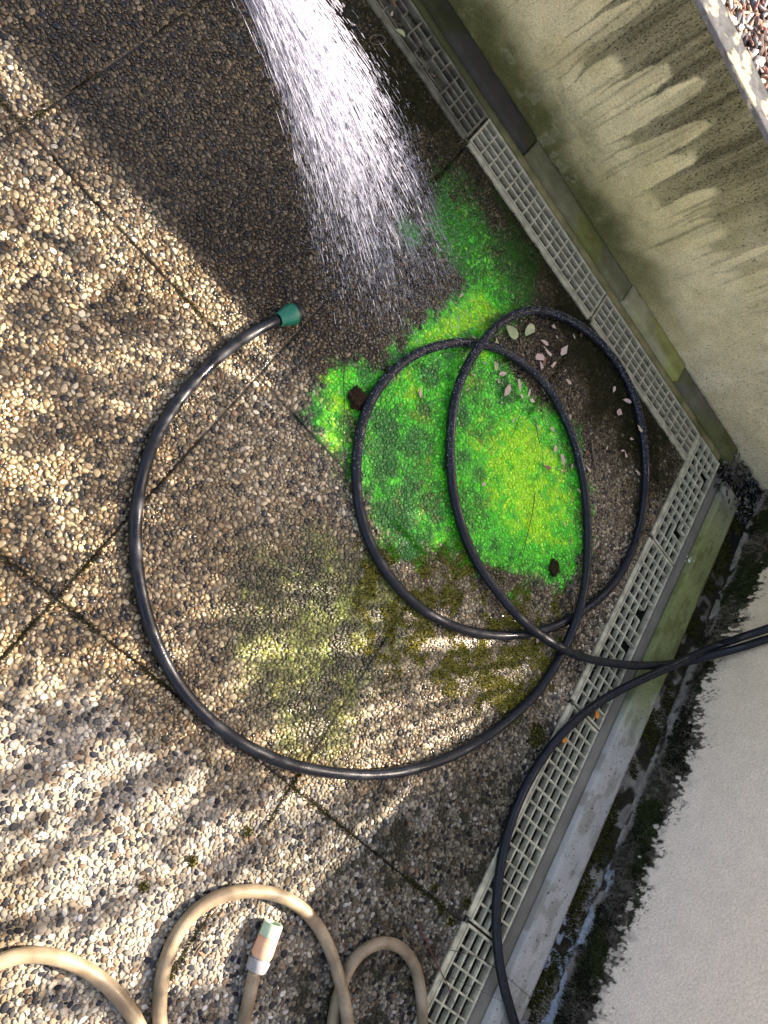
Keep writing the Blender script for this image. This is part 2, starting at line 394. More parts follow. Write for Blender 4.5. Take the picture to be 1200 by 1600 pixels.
for a, ntry, ar in ((.0060, 900, 1.3), (.0050, 7000, 1.5), (.0042, 34000, 1.5), (.0035, 130000, 1.5), (.0028, 200000, 1.4), (.0021, 230000, 1.3), (.0015, 150000, 1.1)):
    masks = []
    for k in range(NA):
        th = math.pi*k/NA; asp = ar*(0.9+.25*((k*7) % 5)/4)
        aa, bb = a*math.sqrt(asp), a/math.sqrt(asp)
        rr = int(aa*RES)+1
        ii, jj = np.meshgrid(np.arange(-rr, rr+1), np.arange(-rr, rr+1), indexing='ij')
        u = (ii*math.cos(th)+jj*math.sin(th))/RES/aa; v = (-ii*math.sin(th)+jj*math.cos(th))/RES/bb
        masks.append((rr, (u*u+v*v) < .78, (u*u+v*v) < 1.0, th, aa, bb))
    pts = cand[rng.integers(0, len(cand), ntry)]; ks = rng.integers(0, NA, ntry)
    free = ~occ[pts[:, 0], pts[:, 1]]
    for (i, j), k in zip(pts[free].tolist(), ks[free].tolist()):
        rr, mk, mf, th, aa, bb = masks[k]
        if i-rr < 0 or j-rr < 0 or i+rr+1 > Wd or j+rr+1 > Hd: continue
        s = occ[i-rr:i+rr+1, j-rr:j+rr+1]
        if s[mk].any(): continue
        s |= mf
        stones.append((GX0+(i+.5)/RES, GY0+(j+.5)/RES, aa, bb, th, a))
S = np.array(stones); N = len(S)
print('stones', N)
sx, sy, sa, sb, sth, scl = S.T
m = ground_maps(sx, sy)
r1 = rng.random(N); r2 = rng.random(N)
pal = np.array([[.56, .50, .39], [.40, .33, .235], [.66, .63, .57], [.31, .295, .265], [.055, .06, .078], [.38, .265, .17], [.22, .155, .10], [.48, .42, .33], [.14, .14, .145]])
pw = np.array([.21, .17, .08, .11, .10, .05, .07, .12, .10]); pi_ = rng.choice(len(pal), N, p=pw/pw.sum())
base = pal[pi_]*(.70+.60*r2[:, None]); base = base*.74+base.mean(1)[:, None]*.26*np.array([1.04, 1.0, .92])
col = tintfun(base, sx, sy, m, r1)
# dome template
SEG = 8
rings = [(1.03, -.5), (1.0, .30), (.80, .80), (.40, .98)]
an = np.arange(SEG)*2*math.pi/SEG
tv = [(rr_*math.cos(t_), rr_*math.sin(t_), h_) for rr_, h_ in rings for t_ in an] + [(0, 0, 1.0)]
tv = np.array(tv); nv = len(tv)
tq = [(r_*SEG+i, r_*SEG+(i+1) % SEG, (r_+1)*SEG+(i+1) % SEG, (r_+1)*SEG+i) for r_ in range(len(rings)-1) for i in range(SEG)]
tt = [((len(rings)-1)*SEG+i, (len(rings)-1)*SEG+(i+1) % SEG, nv-1) for i in range(SEG)]
tq = np.array(tq); tt = np.array(tt)
V = np.repeat(tv[None], N, 0).astype(np.float64)
# irregular outlines: low harmonics per stone
ph = rng.random((N, 3))*6.283; am = np.array([.07, .06, .05])*rng.random((N, 3))*1.6
ang = np.arctan2(tv[:, 1], tv[:, 0])[None]
f = 1+am[:, :1]*np.cos(2*ang+ph[:, :1])+am[:, 1:2]*np.cos(3*ang+ph[:, 1:2])+am[:, 2:]*np.cos(5*ang+ph[:, 2:])
V[:, :, 0] *= f*(1.03*sa)[:, None]; V[:, :, 1] *= f*(1.03*sb)[:, None]
hgt = (.0012+.20*sb*(.5+1.0*rng.random(N)))*(1-.45*m['mud'])*(1-.35*m['dye'])
V[:, :, 2] *= hgt[:, None]
tilt = (rng.random((N, 2))-.5)*.42
V[:, :, 2] += (V[:, :, 0]*tilt[:, :1]+V[:, :, 1]*tilt[:, 1:])
V[:, :, :] *= 1+.16*(rng.random((N, nv, 1))-.5)
x_ = V[:, :, 0].copy(); y_ = V[:, :, 1].copy()
V[:, :, 0] = x_*np.cos(sth)[:, None]-y_*np.sin(sth)[:, None]+sx[:, None]
V[:, :, 1] = x_*np.sin(sth)[:, None]+y_*np.cos(sth)[:, None]+sy[:, None]
V[:, :, 2] += -.0022-.0016*m['mud'][:, None]+(rng.random(N)*.0012)[:, None]
off = (np.arange(N)*nv)[:, None, None]
Q = (tq[None]+off).reshape(-1, 4); T = (tt[None]+off).reshape(-1, 3)
Vp = V.reshape(-1, 3); Cp = np.repeat(col, nv, 0); Wp = np.repeat(np.clip(m['wet']*(.55+.6*r1)*(1-.85*m['mud'])*(1-.7*m['mossp']), 0, 1), nv)

# mortar sheet
def axis_pts(a, b, joints, step, fine0, fine1):
    p = list(np.arange(a, b, step))+[b]
    for j in joints:
        p = [q for q in p if abs(q-j) > .009]
        p += [j-.0075, j-.0036, j-.0022, j, j+.0022, j+.0036, j+.0075]
    return np.array(sorted(p))
ax = axis_pts(-1.6, X1, XJ, .005, 0, 0); ay = axis_pts(-1.3, Y1, YJ, .005, 0, 0)
AX, AY = np.meshgrid(ax, ay, indexing='ij')
jd = np.full(AX.shape, 1.0)
for xj in XJ: jd = np.minimum(jd, np.abs(AX-xj))
for yj in YJ: jd = np.minimum(jd, np.abs(AY-yj))
hidden = sst(.15, .30, AX)*sst(.38, .46, AY)
fill = np.maximum(sst(.45, .62, fbm(AX*8, AY*8, 33, 3)), hidden)
Z = -.0022+.0014*(fbm(AX*160, AY*160, 2, 2)-.5)
inj = (1-sst(.0009, .0026, jd-.0012*(fbm(AX*70, AY*70, 77, 2)-.5)))*(1-.85*hidden)
Z = Z-inj*(.009-.0065*fill)
mm = ground_maps(AX.ravel(), AY.ravel())
Z = Z.ravel()-.0004*mm['mud']+.0018*mm['mud']*(fbm(AX.ravel()*260, AY.ravel()*260, 6, 2)-.5)+.0006*mm['mossy']
bm_ = mix(np.array([.40, .36, .29]), np.array([.20, .17, .12]), np.maximum(mm['wet'], .6*sst(.45, .75, AX.ravel())))*(.75+.5*fbm(AX*90, AY*90, 12, 2).ravel()[:, None])
out_ = sst(-.03, .03, sd_poly(AX.ravel(), AY.ravel(), dom)+.05*(fbm(AX.ravel()*30, AY.ravel()*30, 66, 2)-.5))
pv = vn(AX.ravel()*105, AY.ravel()*105, 67); pc = pal[(_h(np.floor(AX.ravel()*120), np.floor(AY.ravel()*120), 68)*len(pal)).astype(int) % len(pal)]
bm_ = mix(bm_, pc*(.45+.6*pv)[:, None], out_)
# clean pale mortar at the dry end
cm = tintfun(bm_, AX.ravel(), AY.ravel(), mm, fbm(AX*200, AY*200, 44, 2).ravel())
cm = mix(cm, np.array([.02, .017, .012])+cm*.12, inj.ravel()*.92)
# moss along joints and green-black spots in the joints
gr = mm['wet']*.65*(1-.95*mm['mud'])
Vm = np.c_[AX.ravel(), AY.ravel(), Z]
nx, ny = AX.shape
ii, jj = np.meshgrid(np.arange(nx-1), np.arange(ny-1), indexing='ij')
b0 = (ii*ny+jj).ravel()
Qm = np.c_[b0, b0+ny, b0+ny+1, b0+1]
n0 = len(Vp)
# outer skirt of the terrace (plain, out of view)
def skirt(x0, x1, y0, y1, st=.05):
    a = np.arange(x0, x1+1e-6, st) if x1-x0 > st else np.array([x0, x1]); b = np.arange(y0, y1+1e-6, st)
    A, B = np.meshgrid(a, b, indexing='ij'); k = len(b)
    i_, j_ = np.meshgrid(np.arange(len(a)-1), np.arange(len(b)-1), indexing='ij'); q = (i_*k+j_).ravel()
    return np.c_[A.ravel(), B.ravel(), np.full(A.size, -.0022)], np.c_[q, q+k, q+k+1, q+1]
VV = [Vp, Vm]; QQ = [Q, Qm+n0]; CC = [Cp, cm]; WW = [Wp, gr]
o_ = n0+len(Vm)
for sk in ((-6, -1.6, -6, 1.25), (-1.6, .96, -6, -1.3)):
    a_, q_ = skirt(*sk); VV.append(a_); QQ.append(q_+o_); o_ += len(a_)
    CC.append(np.array([.20, .175, .135])*(.6+.8*fbm(a_[:, 0]*9, a_[:, 1]*9, 5))[:, None]); WW.append(np.zeros(len(a_)))
me = mesh_np('paving', np.concatenate(VV), np.concatenate(QQ), T, np.concatenate(CC), {'wet': np.concatenate(WW)})
pav = link('paving', me, M_GROUND)
meta(pav, 'washed pebble terrace paving in square slabs, stained green by dye', kind='structure')

# ------------------------------------------------------------------ moss tufts on the paving (stuff)
def tufts(name, P, H, C, label, cat, rad=.0011, lean=.5):
    """many tiny three-sided spikes"""
    n = len(P); a0 = rng.random(n)*6.283
    k = np.arange(3)*2.094
    bx = P[:, None, 0]+rad*np.cos(a0[:, None]+k)*(.6+.8*rng.random((n, 1))); by = P[:, None, 1]+rad*np.sin(a0[:, None]+k)*(.6+.8*rng.random((n, 1)))
    V = np.zeros((n, 4, 3)); V[:, :3, 0] = bx; V[:, :3, 1] = by; V[:, :3, 2] = P[:, None, 2]-.0005
    V[:, 3] = P+np.c_[(rng.random((n, 2))-.5)*lean*H[:, None], H]
    t = np.array([(0, 1, 3), (1, 2, 3), (2, 0, 3)])
    T = (t[None]+(np.arange(n)*4)[:, None, None]).reshape(-1, 3)
    me = mesh_np(name, V.reshape(-1, 3), None, T, np.repeat(C, 4, 0))
    o = link(name, me, M_MOSS, smooth=False); return meta(o, label, cat, kind='stuff')
n = 1300000
P = np.c_[rng.random(n)*2.3-1.0, rng.random(n)*1.9-.62]
P = P[(P[:, 0] < X1-.002) & (P[:, 1] < Y1-.002)]
ok = sd_poly(P[:, 0], P[:, 1], dom) < 0; P = P[ok]
mt = ground_maps(P[:, 0], P[:, 1])
jd = np.full(len(P), 1.0)
for xj in XJ: jd = np.minimum(jd, np.abs(P[:, 0]-xj))
for yj in YJ: jd = np.minimum(jd, np.abs(P[:, 1]-yj))
jm = (jd < .006)*sst(.5, .62, fbm(P[:, 0]*7, P[:, 1]*7, 61, 3))*.5
pr = np.maximum.reduce([mt['mossp']*.9, mt['mud']*.30*sst(.4, .6, mt['n2'])*(1-mt['dye']*.7), jm])
keep = rng.random(len(P)) < pr
P = P[keep]; mt = {k: v[keep] for k, v in mt.items()}
q = rng.random(len(P))
yel = np.array([.34, .30, .035]); olv = np.array([.075, .085, .015]); brn = np.array([.05, .032, .014])
C = mix(mix(np.zeros((len(P), 3))+olv, yel, (q > .45)*mt['mossy']), brn, (q < .3)*1.0)
C = C*(.45+.55*np.maximum(mt['mossy'], mt['murk']))[:, None]
C = mix(C, np.array([.02, .03, .010])*(.5+q[:, None]), mt['mud']*.85)
C = mix(C, DYE_G*(.3+.7*q[:, None]), mt['dye']*.7)
hh = (.0015+.003*rng.random(len(P)))*(1-.3*mt['mud'])
tufts('moss', np.c_[P, hh*0+.0008], hh, C, 'olive and yellow moss growing between and over the pebbles', 'moss')
print('moss', len(P))

# ------------------------------------------------------------------ gutters and grates
GW = .097
def trough(name, x0, x1, y0, y1, zf, axis, m_, label, lips):
    """open gutter: floor, two side walls"""
    b = MB()
    b.box(x0, x1, y0, y1, zf-.01, zf)
    th = .006
    if axis == 1:
        b.box(x0-th, x0-.0003, y0, y1, zf-.01, -.0035); b.box(x1+.0003, x1+th, y0, y1, zf-.01, -.0035)
    else:
        b.box(x0, x1, y0-th, y0-.0003, zf-.01, -.0035); b.box(x0, x1, y1+.0003, y1+th, zf-.01, -.0035)
    for l_ in lips: b.box(*l_)
    o = b.build(name, m_); return meta(o, label, 'gutter')
XG0, XG1 = 1.000, 1.108
YG0, YG1 = 1.283, 1.380
trough('drain_channel', XG0, XG1, -1.2, YG1, -.055, 1, M_GUTTER_D, 'dark gutter full of debris under the pale grates by the rendered wall',
       [])
trough('drain_channel', -1.2, XG0-.008, YG0, YG1, -.022, 0, M_GUTTER, 'pale brown gutter trough under the grates along the stained wall', [(-1.2, .98, YG0+.03, YG0+.034, -.0218, -.014), (-1.2, .98, YG0+.062, YG0+.066, -.0218, -.014)])

def grate(L0, L1, axis, label, ncell=15, rows=4, broken=(), wide=True, side=1, pm=None):
    pm = pm or M_PLASTIC
    """one grate section. axis 1: runs along Y between XG0,XG1; axis 0: runs along X between YG0,YG1"""
    a0, a1 = (XG0, XG1) if axis == 1 else (YG0, YG1)
    g0, g1 = L0+.0015, L1-.0015
    def seg(mb, u0, v0, u1, v1, wdt, z0, z1):   # u along length, v across
        A = (v0, u0) if axis == 1 else (u0, v0); B = (v1, u1) if axis == 1 else (u1, v1)
        mb.bar(A, B, wdt, z0, z1)
    cen = ((a0+a1)/2, (g0+g1)/2, -.016) if axis == 1 else ((g0+g1)/2, (a0+a1)/2, -.016)
    root = empty('drain_grate', cen, label, 'grate', 'plastic grates over the gutter')
    rim = MB(); bw = .0055
    lipw = .013 if wide else .006
    seg(rim, g0, a0+bw/2+.001, g1, a0+bw/2+.001, bw, -.014, .0024)
    if side: seg(rim, g0+.004, a0-lipw/2-.0012, g1-.004, a0-lipw/2-.0012, lipw, -.010, .0030)
    seg(rim, g0, a1-bw/2-.001, g1, a1-bw/2-.001, bw, -.014, .0024)
    seg(rim, g0+bw/2, a0+bw+.0012, g0+bw/2, a1-bw-.0012, bw, -.014, .0021)
    seg(rim, g1-bw/2, a0+bw+.0012, g1-bw/2, a1-bw-.0012, bw, -.014, .0021)
    rim.build('rim', pm, root)
    grid = MB(); i0, i1 = a0+bw+.0012, a1-bw-.0012; l0, l1 = g0+bw+.0002, g1-bw-.0002
    cl = (l1-l0)/ncell; cw = (i1-i0)/rows
    for c in range(1, ncell):
        for r_ in range(rows):
            if ('c', c, r_) in broken: continue
            seg(grid, l0+c*cl, i0+r_*cw+(.0016 if r_ else 0), l0+c*cl, i0+(r_+1)*cw-(.0016 if r_ < rows-1 else 0), .0044, -.009, .0012)
    for r_ in range(1, rows):
        st = l0
        for c in range(ncell):
            if ('l', c, r_) in broken:
                if l0+c*cl > st+.001: seg(grid, st, i0+r_*cw, l0+c*cl, i0+r_*cw, .0044, -.011, .0017)
                st = l0+(c+1)*cl
        if l1 > st+.001: seg(grid, st, i0+r_*cw, l1, i0+r_*cw, .0044, -.011, .0017)
    grid.build('grid', pm, root)
    return root
grate(-.52, .008, 1, 'lowest pale grate, running out of the bottom of the photo under thin twigs')
grate(.010, .508, 1, 'pale grate over which the black hose curves down, lower orange petal on its end')
grate(.510, 1.003, 1, 'pale grate crossed by two black hoses, with missing bars on its wall side', broken={('c', 9, 3), ('c', 10, 3), ('l', 9, 3), ('c', 3, 0), ('l', 6, 3), ('c', 6, 3)})
grate(1.005, YG1, 1, 'ivory grate at the inside corner of the gutter with a snapped corner', ncell=12, broken={('c', 3, 2), ('l', 2, 3), ('l', 9, 3), ('c', 9, 3), ('c', 2, 1)}, side=1)
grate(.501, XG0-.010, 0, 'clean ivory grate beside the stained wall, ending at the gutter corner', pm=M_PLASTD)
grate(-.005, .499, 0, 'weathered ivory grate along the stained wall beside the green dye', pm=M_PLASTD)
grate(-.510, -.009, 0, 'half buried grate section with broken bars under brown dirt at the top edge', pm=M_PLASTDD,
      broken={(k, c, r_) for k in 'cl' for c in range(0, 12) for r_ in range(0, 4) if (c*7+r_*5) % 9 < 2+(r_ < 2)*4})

# debris lying in the gutters (stuff)
def chips(name, n, fpos, size, cols, label, cat, flat=.3, mat_=None):
    V = []; Q = []; Cc = []
    tvv = np.array([(-1, -.5, -1), (1, -.6, -1), (1.1, .5, -1), (-.9, .6, -1), (-.8, -.4, 1), (.9, -.45, 1), (.8, .5, 1), (-1, .4, 1)], float)
    tqq = np.array([(3, 2, 1, 0), (4, 5, 6, 7), (0, 1, 5, 4), (1, 2, 6, 5), (2, 3, 7, 6), (3, 0, 4, 7)])
    for i in range(n):
        s = size*(.4+1.1*random.random()); a = tvv*np.array([s, s*(.3+.6*random.random()), s*flat*(.3+.5*random.random())])
        a = a*(.8+.4*rng.random(a.shape))
        rot = np.array(Matrix.Rotation(random.random()*6.28, 3, 'Z') @ Matrix.Rotation((random.random()-.5)*1.3, 3, 'X') @ Matrix.Rotation((random.random()-.5)*1.0, 3, 'Y'))
        V.append(a@rot.T+np.array(fpos())); Q.append(tqq+8*i); c = np.array(random.choice(cols))*(.6+.8*random.random()); Cc.append(np.tile(c, (8, 1)))
    me = mesh_np(name, np.concatenate(V), np.concatenate(Q), None, np.concatenate(Cc))
    o = link(name, me, mat_ or M_CHIPS, smooth=False); return meta(o, label, cat, kind='stuff')
chips('gutter_debris', 1500, lambda: (random.uniform(1.004, 1.104), random.uniform(-.6, 1.0), random.uniform(-.054, -.030)), .006,
      [(.10, .11, .09), (.05, .05, .04), (.17, .17, .14), (.03, .03, .02), (.12, .09, .06)], 'grey leaf scraps and grit in the gutter under the pale grates', 'debris')
chips('leaf_debris', 420, lambda: (random.uniform(-.62, .96), YG0+.01+random.random()**.7*.085, random.uniform(-.021, -.014)), .0045,
      [(.07, .05, .03), (.15, .1, .07), (.04, .035, .02)], 'brown grit in the gutter along the stained wall', 'debris')

# ------------------------------------------------------------------ kerb strips
def colour_box(name, x0, x1, y0, y1, z0, z1, fcol, m_, label, cat, step=.006, bev=.003, rough=.0008, rnd=None):
    """a kerb like block with rounded long edges and an albedo map on top"""
    nx = max(2, int((x1-x0)/step)); ny = max(2, int((y1-y0)/step))
    long_x = (x1-x0) > (y1-y0)
    xs = np.linspace(x0, x1, nx+1); ys = np.linspace(y0, y1, ny+1)
    xs[0] = xs[0]; A, B = np.meshgrid(xs, ys, indexing='ij')
    Zt = z1+rough*(fbm(A*60, B*60, 5, 3)-.5)
    ed = np.minimum(np.minimum(A-x0, x1-A), np.minimum(B-y0, y1-B))
    Zt = Zt-bev*(1-sst(0, bev*2, ed))
    V = np.c_[A.ravel(), B.ravel(), Zt.ravel()]; k = ny+1
    i_, j_ = np.meshgrid(np.arange(nx), np.arange(ny), indexing='ij'); q = (i_*k+j_).ravel()
    Q = np.c_[q, q+k, q+k+1, q+1]
    border = [i*k for i in range(nx+1)] + [nx*k+j for j in range(1, ny+1)] + [i*k+ny for i in range(nx-1, -1, -1)] + [j for j in range(ny-1, 0, -1)]
    nb = len(V); lo = V[border].copy(); lo[:, 2] = z0; V = np.concatenate([V, lo]); nbd = len(border)
    Q2 = np.array([(border[(i+1) % nbd], border[i], nb+i, nb+(i+1) % nbd) for i in range(nbd)])
    C = fcol(V[:, 0], V[:, 1])
    me = mesh_np(name, V, np.concatenate([Q, Q2]), None, C)
    o = link(name, me, m_); return meta(o, label, cat)
def c_strip(X, Y):
    f = fbm(X*20, Y*20, 7); return np.array([.20, .185, .15])*(.65+.7*f)[:, None]
colour_box('mortar_strip', XG1+.0065, 1.149, -1.2, 1.355, -.05, -.003, c_strip, M_KERB, 'narrow brown grey mortar strip between the pale grates and the kerb', 'mortar strip', .008, .0015)
def c_kerb(X, Y):
    f = fbm(X*25, Y*25, 8); g2 = fbm(X*7+3, Y*7, 18)
    c = np.array([.42, .40, .355])*(.82+.36*f)[:, None]
    gr_ = sst(.42, .60, fbm(X*11, Y*5, 28, 4)+.10)*sst(.48, .70, Y)*(1-.35*sst(1.1, 1.3, Y))
    c = mix(c, np.array([.20, .23, .075])*(.7+.6*f)[:, None], gr_*.9)
    st_ = sst(.52, .62, fbm(X*60, Y*22, 48, 4)); c = mix(c, c*np.array([.62, .60, .52]), st_*.7)
    yl = sst(.6, .9, Y)*.35; c = mix(c, c*np.array([.95, .92, .62]), yl)
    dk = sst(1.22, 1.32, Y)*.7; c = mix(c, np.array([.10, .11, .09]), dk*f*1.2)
    return np.clip(c, .01, .9)
colour_box('concrete_kerb', 1.150, 1.236, -1.2, 1.352, -.05, .012, c_kerb, M_KERB, 'pale concrete kerb, green with algae near the corner, white dropping on it', 'kerb', .005, .004)
# wall side
def c_yel(X, Y):
    f = fbm(X*40, Y*40, 17); g2 = fbm(X*9, Y*9, 37, 3)
    c = np.array([.24, .20, .09])*(.55+.9*f)[:, None]
    c = mix(c, np.array([.045, .05, .02]), sst(.25, -.15, X)*.85+.0*f)
    return mix(c, np.array([.07, .075, .02]), sst(.55, .65, g2)*.6)
colour_box('mortar_strip', -1.2, 1.10, YG1+.0065, 1.409, -.05, .001, c_yel, M_KERB, 'thin yellowish mortar strip between the grates and the kerb of the stained wall', 'mortar strip', .005, .002, .002)
def kerbcol(base, seed, dk):
    def f_(X, Y):
        f = fbm(X*30, Y*30, seed); c = np.array(base)*(.6+.8*f)[:, None]
        c = mix(c, c*np.array([.9, 1.0, .55]), sst(.45, .6, fbm(X*8, Y*8, seed+3, 3)))
        return np.clip(c, .01, .9)
    return f_
colour_box('kerb_stone', -1.2, .108, 1.4095, 1.472, -.05, .013, kerbcol((.055, .048, .036), 3, .6), M_KERB, 'dark wet kerb stone at the foot of the stained wall, top of the photo', 'kerb stone', .005, .004, .0015)
colour_box('kerb_stone', .112, .547, 1.4095, 1.472, -.05, .012, kerbcol((.16, .145, .075), 9, .6), M_KERB, 'olive brown kerb stone beside the middle grate of the stained wall', 'kerb stone', .005, .004, .0015)
colour_box('kerb_stone', .548, .822, 1.4095, 1.472, -.05, .0165, kerbcol((.33, .29, .16), 13, .75), M_KERB, 'clean pale cream kerb stone at the foot of the stained wall', 'kerb stone', .004, .003, .0006)
colour_box('kerb_stone', .824, 1.145, 1.4095, 1.472, -.05, .018, kerbcol((.13, .115, .08), 23, .8), M_KERB, 'short brown rough kerb stone next to the gutter corner', 'kerb stone', .004, .010, .005)

# ------------------------------------------------------------------ retaining wall
WY0, WY1, WH = 1.4725, 1.574, .44
def grid_face(P0, U, Vv, nu, nv_):
    u = np.linspace(0, 1, nu+1); v = np.linspace(0, 1, nv_+1); A, B = np.meshgrid(u, v, indexing='ij')
    P = np.array(P0)[None]+A.ravel()[:, None]*np.array(U)[None]+B.ravel()[:, None]*np.array(Vv)[None]
    i_, j_ = np.meshgrid(np.arange(nu), np.arange(nv_), indexing='ij'); k = nv_+1; q = (i_*k+j_).ravel()
    return P, np.c_[q, q+k, q+k+1, q+1]
XW0, XW1 = -1.3, 1.6
nu, nvv = 1160, 176
P, Q = grid_face((XW0, WY0, -.06), (XW1-XW0, 0, 0), (0, 0, WH+.06), nu, nvv)
X, Zz = P[:, 0], P[:, 2]
f1 = fbm(X*40, Zz*40, 101); f2 = fbm(X*7, Zz*7, 111, 3)
cream = np.array([.90, .72, .39])*(.84+.32*f1)[:, None]
right = sst(.45, 1.0, X)
cream = mix(cream, np.array([.90, .74, .48])*(.85+.3*f1)[:, None], right)
# streaks of algae running down from the top, cream tongues between them
wob = X+.012*(fbm(X*5, Zz*14, 131, 3)-.5)
st1 = fbm(wob*24, Zz*1.3, 121, 3); st2 = fbm(wob*90, Zz*2.0, 141, 3); st3 = fbm(wob*45+9, Zz*1.0, 143, 2)
htop = .305+.19*(vn(wob*13, X*0, 151)-.5)*2*.8+.09*(vn(wob*31, X*0, 153)-.5)+.02*(f1-.5)
htop = htop+.05*right
crng = np.random.default_rng(17); eb = [XW0-.1]
while eb[-1] < XW1+.1: eb.append(eb[-1]+crng.uniform(.010, .080))
eb = np.array(eb); wq = X+.026*(fbm(X*5, Zz*8, 159, 3)-.5)+.008*(fbm(X*45, Zz*25, 160, 3)-.5)
ci = np.clip(np.searchsorted(eb, wq)-1, 0, len(eb)-2); uu_ = (wq-eb[ci])/(eb[ci+1]-eb[ci])*2-1
pk = crng.uniform(.15, .44, len(eb))[ci]+.05*right; lw = crng.uniform(.02, .22, len(eb))[ci]
dome = np.sqrt(np.clip(1-np.abs(uu_)**3.0, 0, 1))
htop = lw+(pk-lw)*dome+.05*(f1-.5)+.03*(st2-.5)
topband = np.maximum(sst(-.016, .022, Zz-htop), sst(.395, .425, Zz+.02*(f1-.5)))
low = .02+.20*vn(wob*19, X*0, 155)
wx = X+.010*(fbm(X*6, Zz*9, 157, 3)-.5)+.0025*(fbm(X*50, Zz*30, 158, 2)-.5)
stx = np.zeros_like(X); srng = np.random.default_rng(5)
for k in range(150):
    x0 = srng.uniform(XW0, XW1); wd = srng.uniform(.0012, .0062); z0 = srng.uniform(.04, .30)+(.12 if x0 > .5 else 0); it = srng.uniform(.35, 1.0)*(1-.6*float(sst(.35, .8, x0)))
    taper = .55+1.3*np.clip((Zz-z0)/.35, 0, 1)**1.5
    stx = np.maximum(stx, it*np.exp(-((wx-x0)/(wd*taper))**2)*sst(-.01, .07, Zz-z0))
stx = stx*(.7+.6*(st2-.2))
broad = sst(-.02, .05, .7*st1+.3*st2-(.60-.09*sst(0, .22, Zz-low)))*sst(.05, .25, Zz-low)*(1-.8*right)
stx = np.maximum(stx*.8, .35*broad)
stx = np.maximum(stx, topband*(1-.75*sst(.30, .75, X)*(1-sst(.33, .42, Zz)))*(.55+.45*sst(.12, .36, Zz))*(.78+.6*(st2-.4)))
foot = (1-sst(.035, .115, Zz+.10*(fbm(X*11, Zz*11, 161)-.5)))*(1-.75*sst(.35, .75, X))
foot2 = (1-sst(.07, .20, Zz+.12*(fbm(X*6, Zz*9, 171)-.5)))*(1-sst(.5, .8, X))*.55
C = mix(cream, np.array([.075, .064, .033])*(.6+.8*f1)[:, None], np.clip(stx, 0, 1)*.88)
C = mix(C, np.array([.17, .155, .05])*(.6+.8*f1)[:, None], foot2)
C = mix(C, np.array([.085, .085, .022])*(.5+1.0*f1)[:, None], foot*.85)
C = mix(C, C*np.array([.86, .84, .72]), sst(.45, .6, f2)*.6)
# pale scabs of old plaster low down on the left
scab = .6*sst(.64, .67, fbm(X*34, Zz*34, 181, 3))*(1-sst(.10, .17, Zz))*(1-sst(.25, .5, X)); C = mix(C, np.array([.30, .27, .16])*(.7+.6*f1)[:, None], scab*.7)
AL = -.03+.05*right+.13*stx+.0+.03*foot+.05*sst(.15, .4, Zz)*right*sst(.4, .6, fbm(X*6, Zz*20, 191, 3))
Vw = [P.copy()]; Vw[0][:, 1] -= .0016*(fbm(X*60, Zz*60, 201, 3)-.5)+.002*scab; Qw = [Q]; Cw = [C]; Aw = [AL]
# top face (front edge rounded by a few irregular chips)
P2, Q2 = grid_face((XW0, WY0, WH), (XW1-XW0, 0, 0), (0, WY1-WY0, 0), 700, 26)
t1 = fbm(P2[:, 0]*22, P2[:, 1]*22, 211); t2 = fbm(P2[:, 0]*60, P2[:, 1]*60, 212)
tp = mix(np.array([.085, .088, .095])*(.5+1.0*t2)[:, None], np.array([.34, .31, .23])*(.8+.4*t2)[:, None], sst(.565, .60, t1))
tp = mix(tp, np.array([.05, .05, .05])+np.zeros_like(tp), (fbm(P2[:, 0]*45, P2[:, 1]*45, 213) < .34)*.8)
P2[:, 2] += .003*(t2-.5)
Qw.append(Q2+len(Vw[0])); Vw.append(P2); Cw.append(tp); Aw.append(np.full(len(P2), .05))
P3, Q3 = grid_face((XW0, WY1, WH), (XW1-XW0, 0, 0), (0, 0, -WH-.06), 60, 10)
Qw.append(Q3+sum(map(len, Vw))); Vw.append(P3); Cw.append(np.tile([.2, .19, .15], (len(P3), 1))); Aw.append(np.zeros(len(P3)))
me = mesh_np('retaining_wall', np.concatenate(Vw), np.concatenate(Qw), None, np.concatenate(Cw), {'algae': np.concatenate(Aw)})
# close the ends
o = link('retaining_wall', me, M_WALL)
meta(o, 'low cream rendered retaining wall with black algae streaks running down from its top', 'wall')

# planter behind the wall
pb = MB(); pb.box(-1.3, 1.6, WY1+.002, 3.0, -.07, .405); meta(pb.build('planting_bed', M_SOIL), 'raised soil bed behind the retaining wall', kind='structure')
chips('leaf_litter', 5200, lambda: (random.uniform(-.35, .75), WY1+.004+random.random()*.50, random.uniform(.405, .432)), .0125,
      [(.42, .25, .18), (.55, .42, .34), (.60, .56, .52), (.12, .09, .08), (.06, .05, .05), (.30, .15, .12), (.35, .33, .33), (.2, .2, .21)],
      'dry bark chips and leaves in the bed behind the stained wall', 'leaf litter', .35)

# ------------------------------------------------------------------ house side wall (sloping top, out of the picture)
HX = 1.312
def wall_top(y): return np.interp(y, [-1.2, .36, .88, 1.47], [1.62, .76, .50, .50])
ny, nz = 1300, 230
u = np.linspace(-1.15, WY0-.001, ny+1); v = np.linspace(0, 1, nz+1); A, B = np.meshgrid(u, v, indexing='ij')
lowz = B*.42; ZZ = np.where(B < .8, -.04+B/.8*.34, .30+(B-.8)/.2*(wall_top(A)-.30))
Yy, Zz = A.ravel(), ZZ.ravel()
i_, j_ = np.meshgrid(np.arange(ny), np.arange(nz), indexing='ij'); k = nz+1; q = (i_*k+j_).ravel(); Q = np.c_[q, q+1, q+k+1, q+k]
f1 = fbm(Yy*40, Zz*40, 301); f3 = fbm(Yy*90, Zz*60, 311, 3); f4 = fbm(Yy*8, Zz*8, 321, 3); sp_ = fbm(Yy*130, Zz*70, 331, 2)
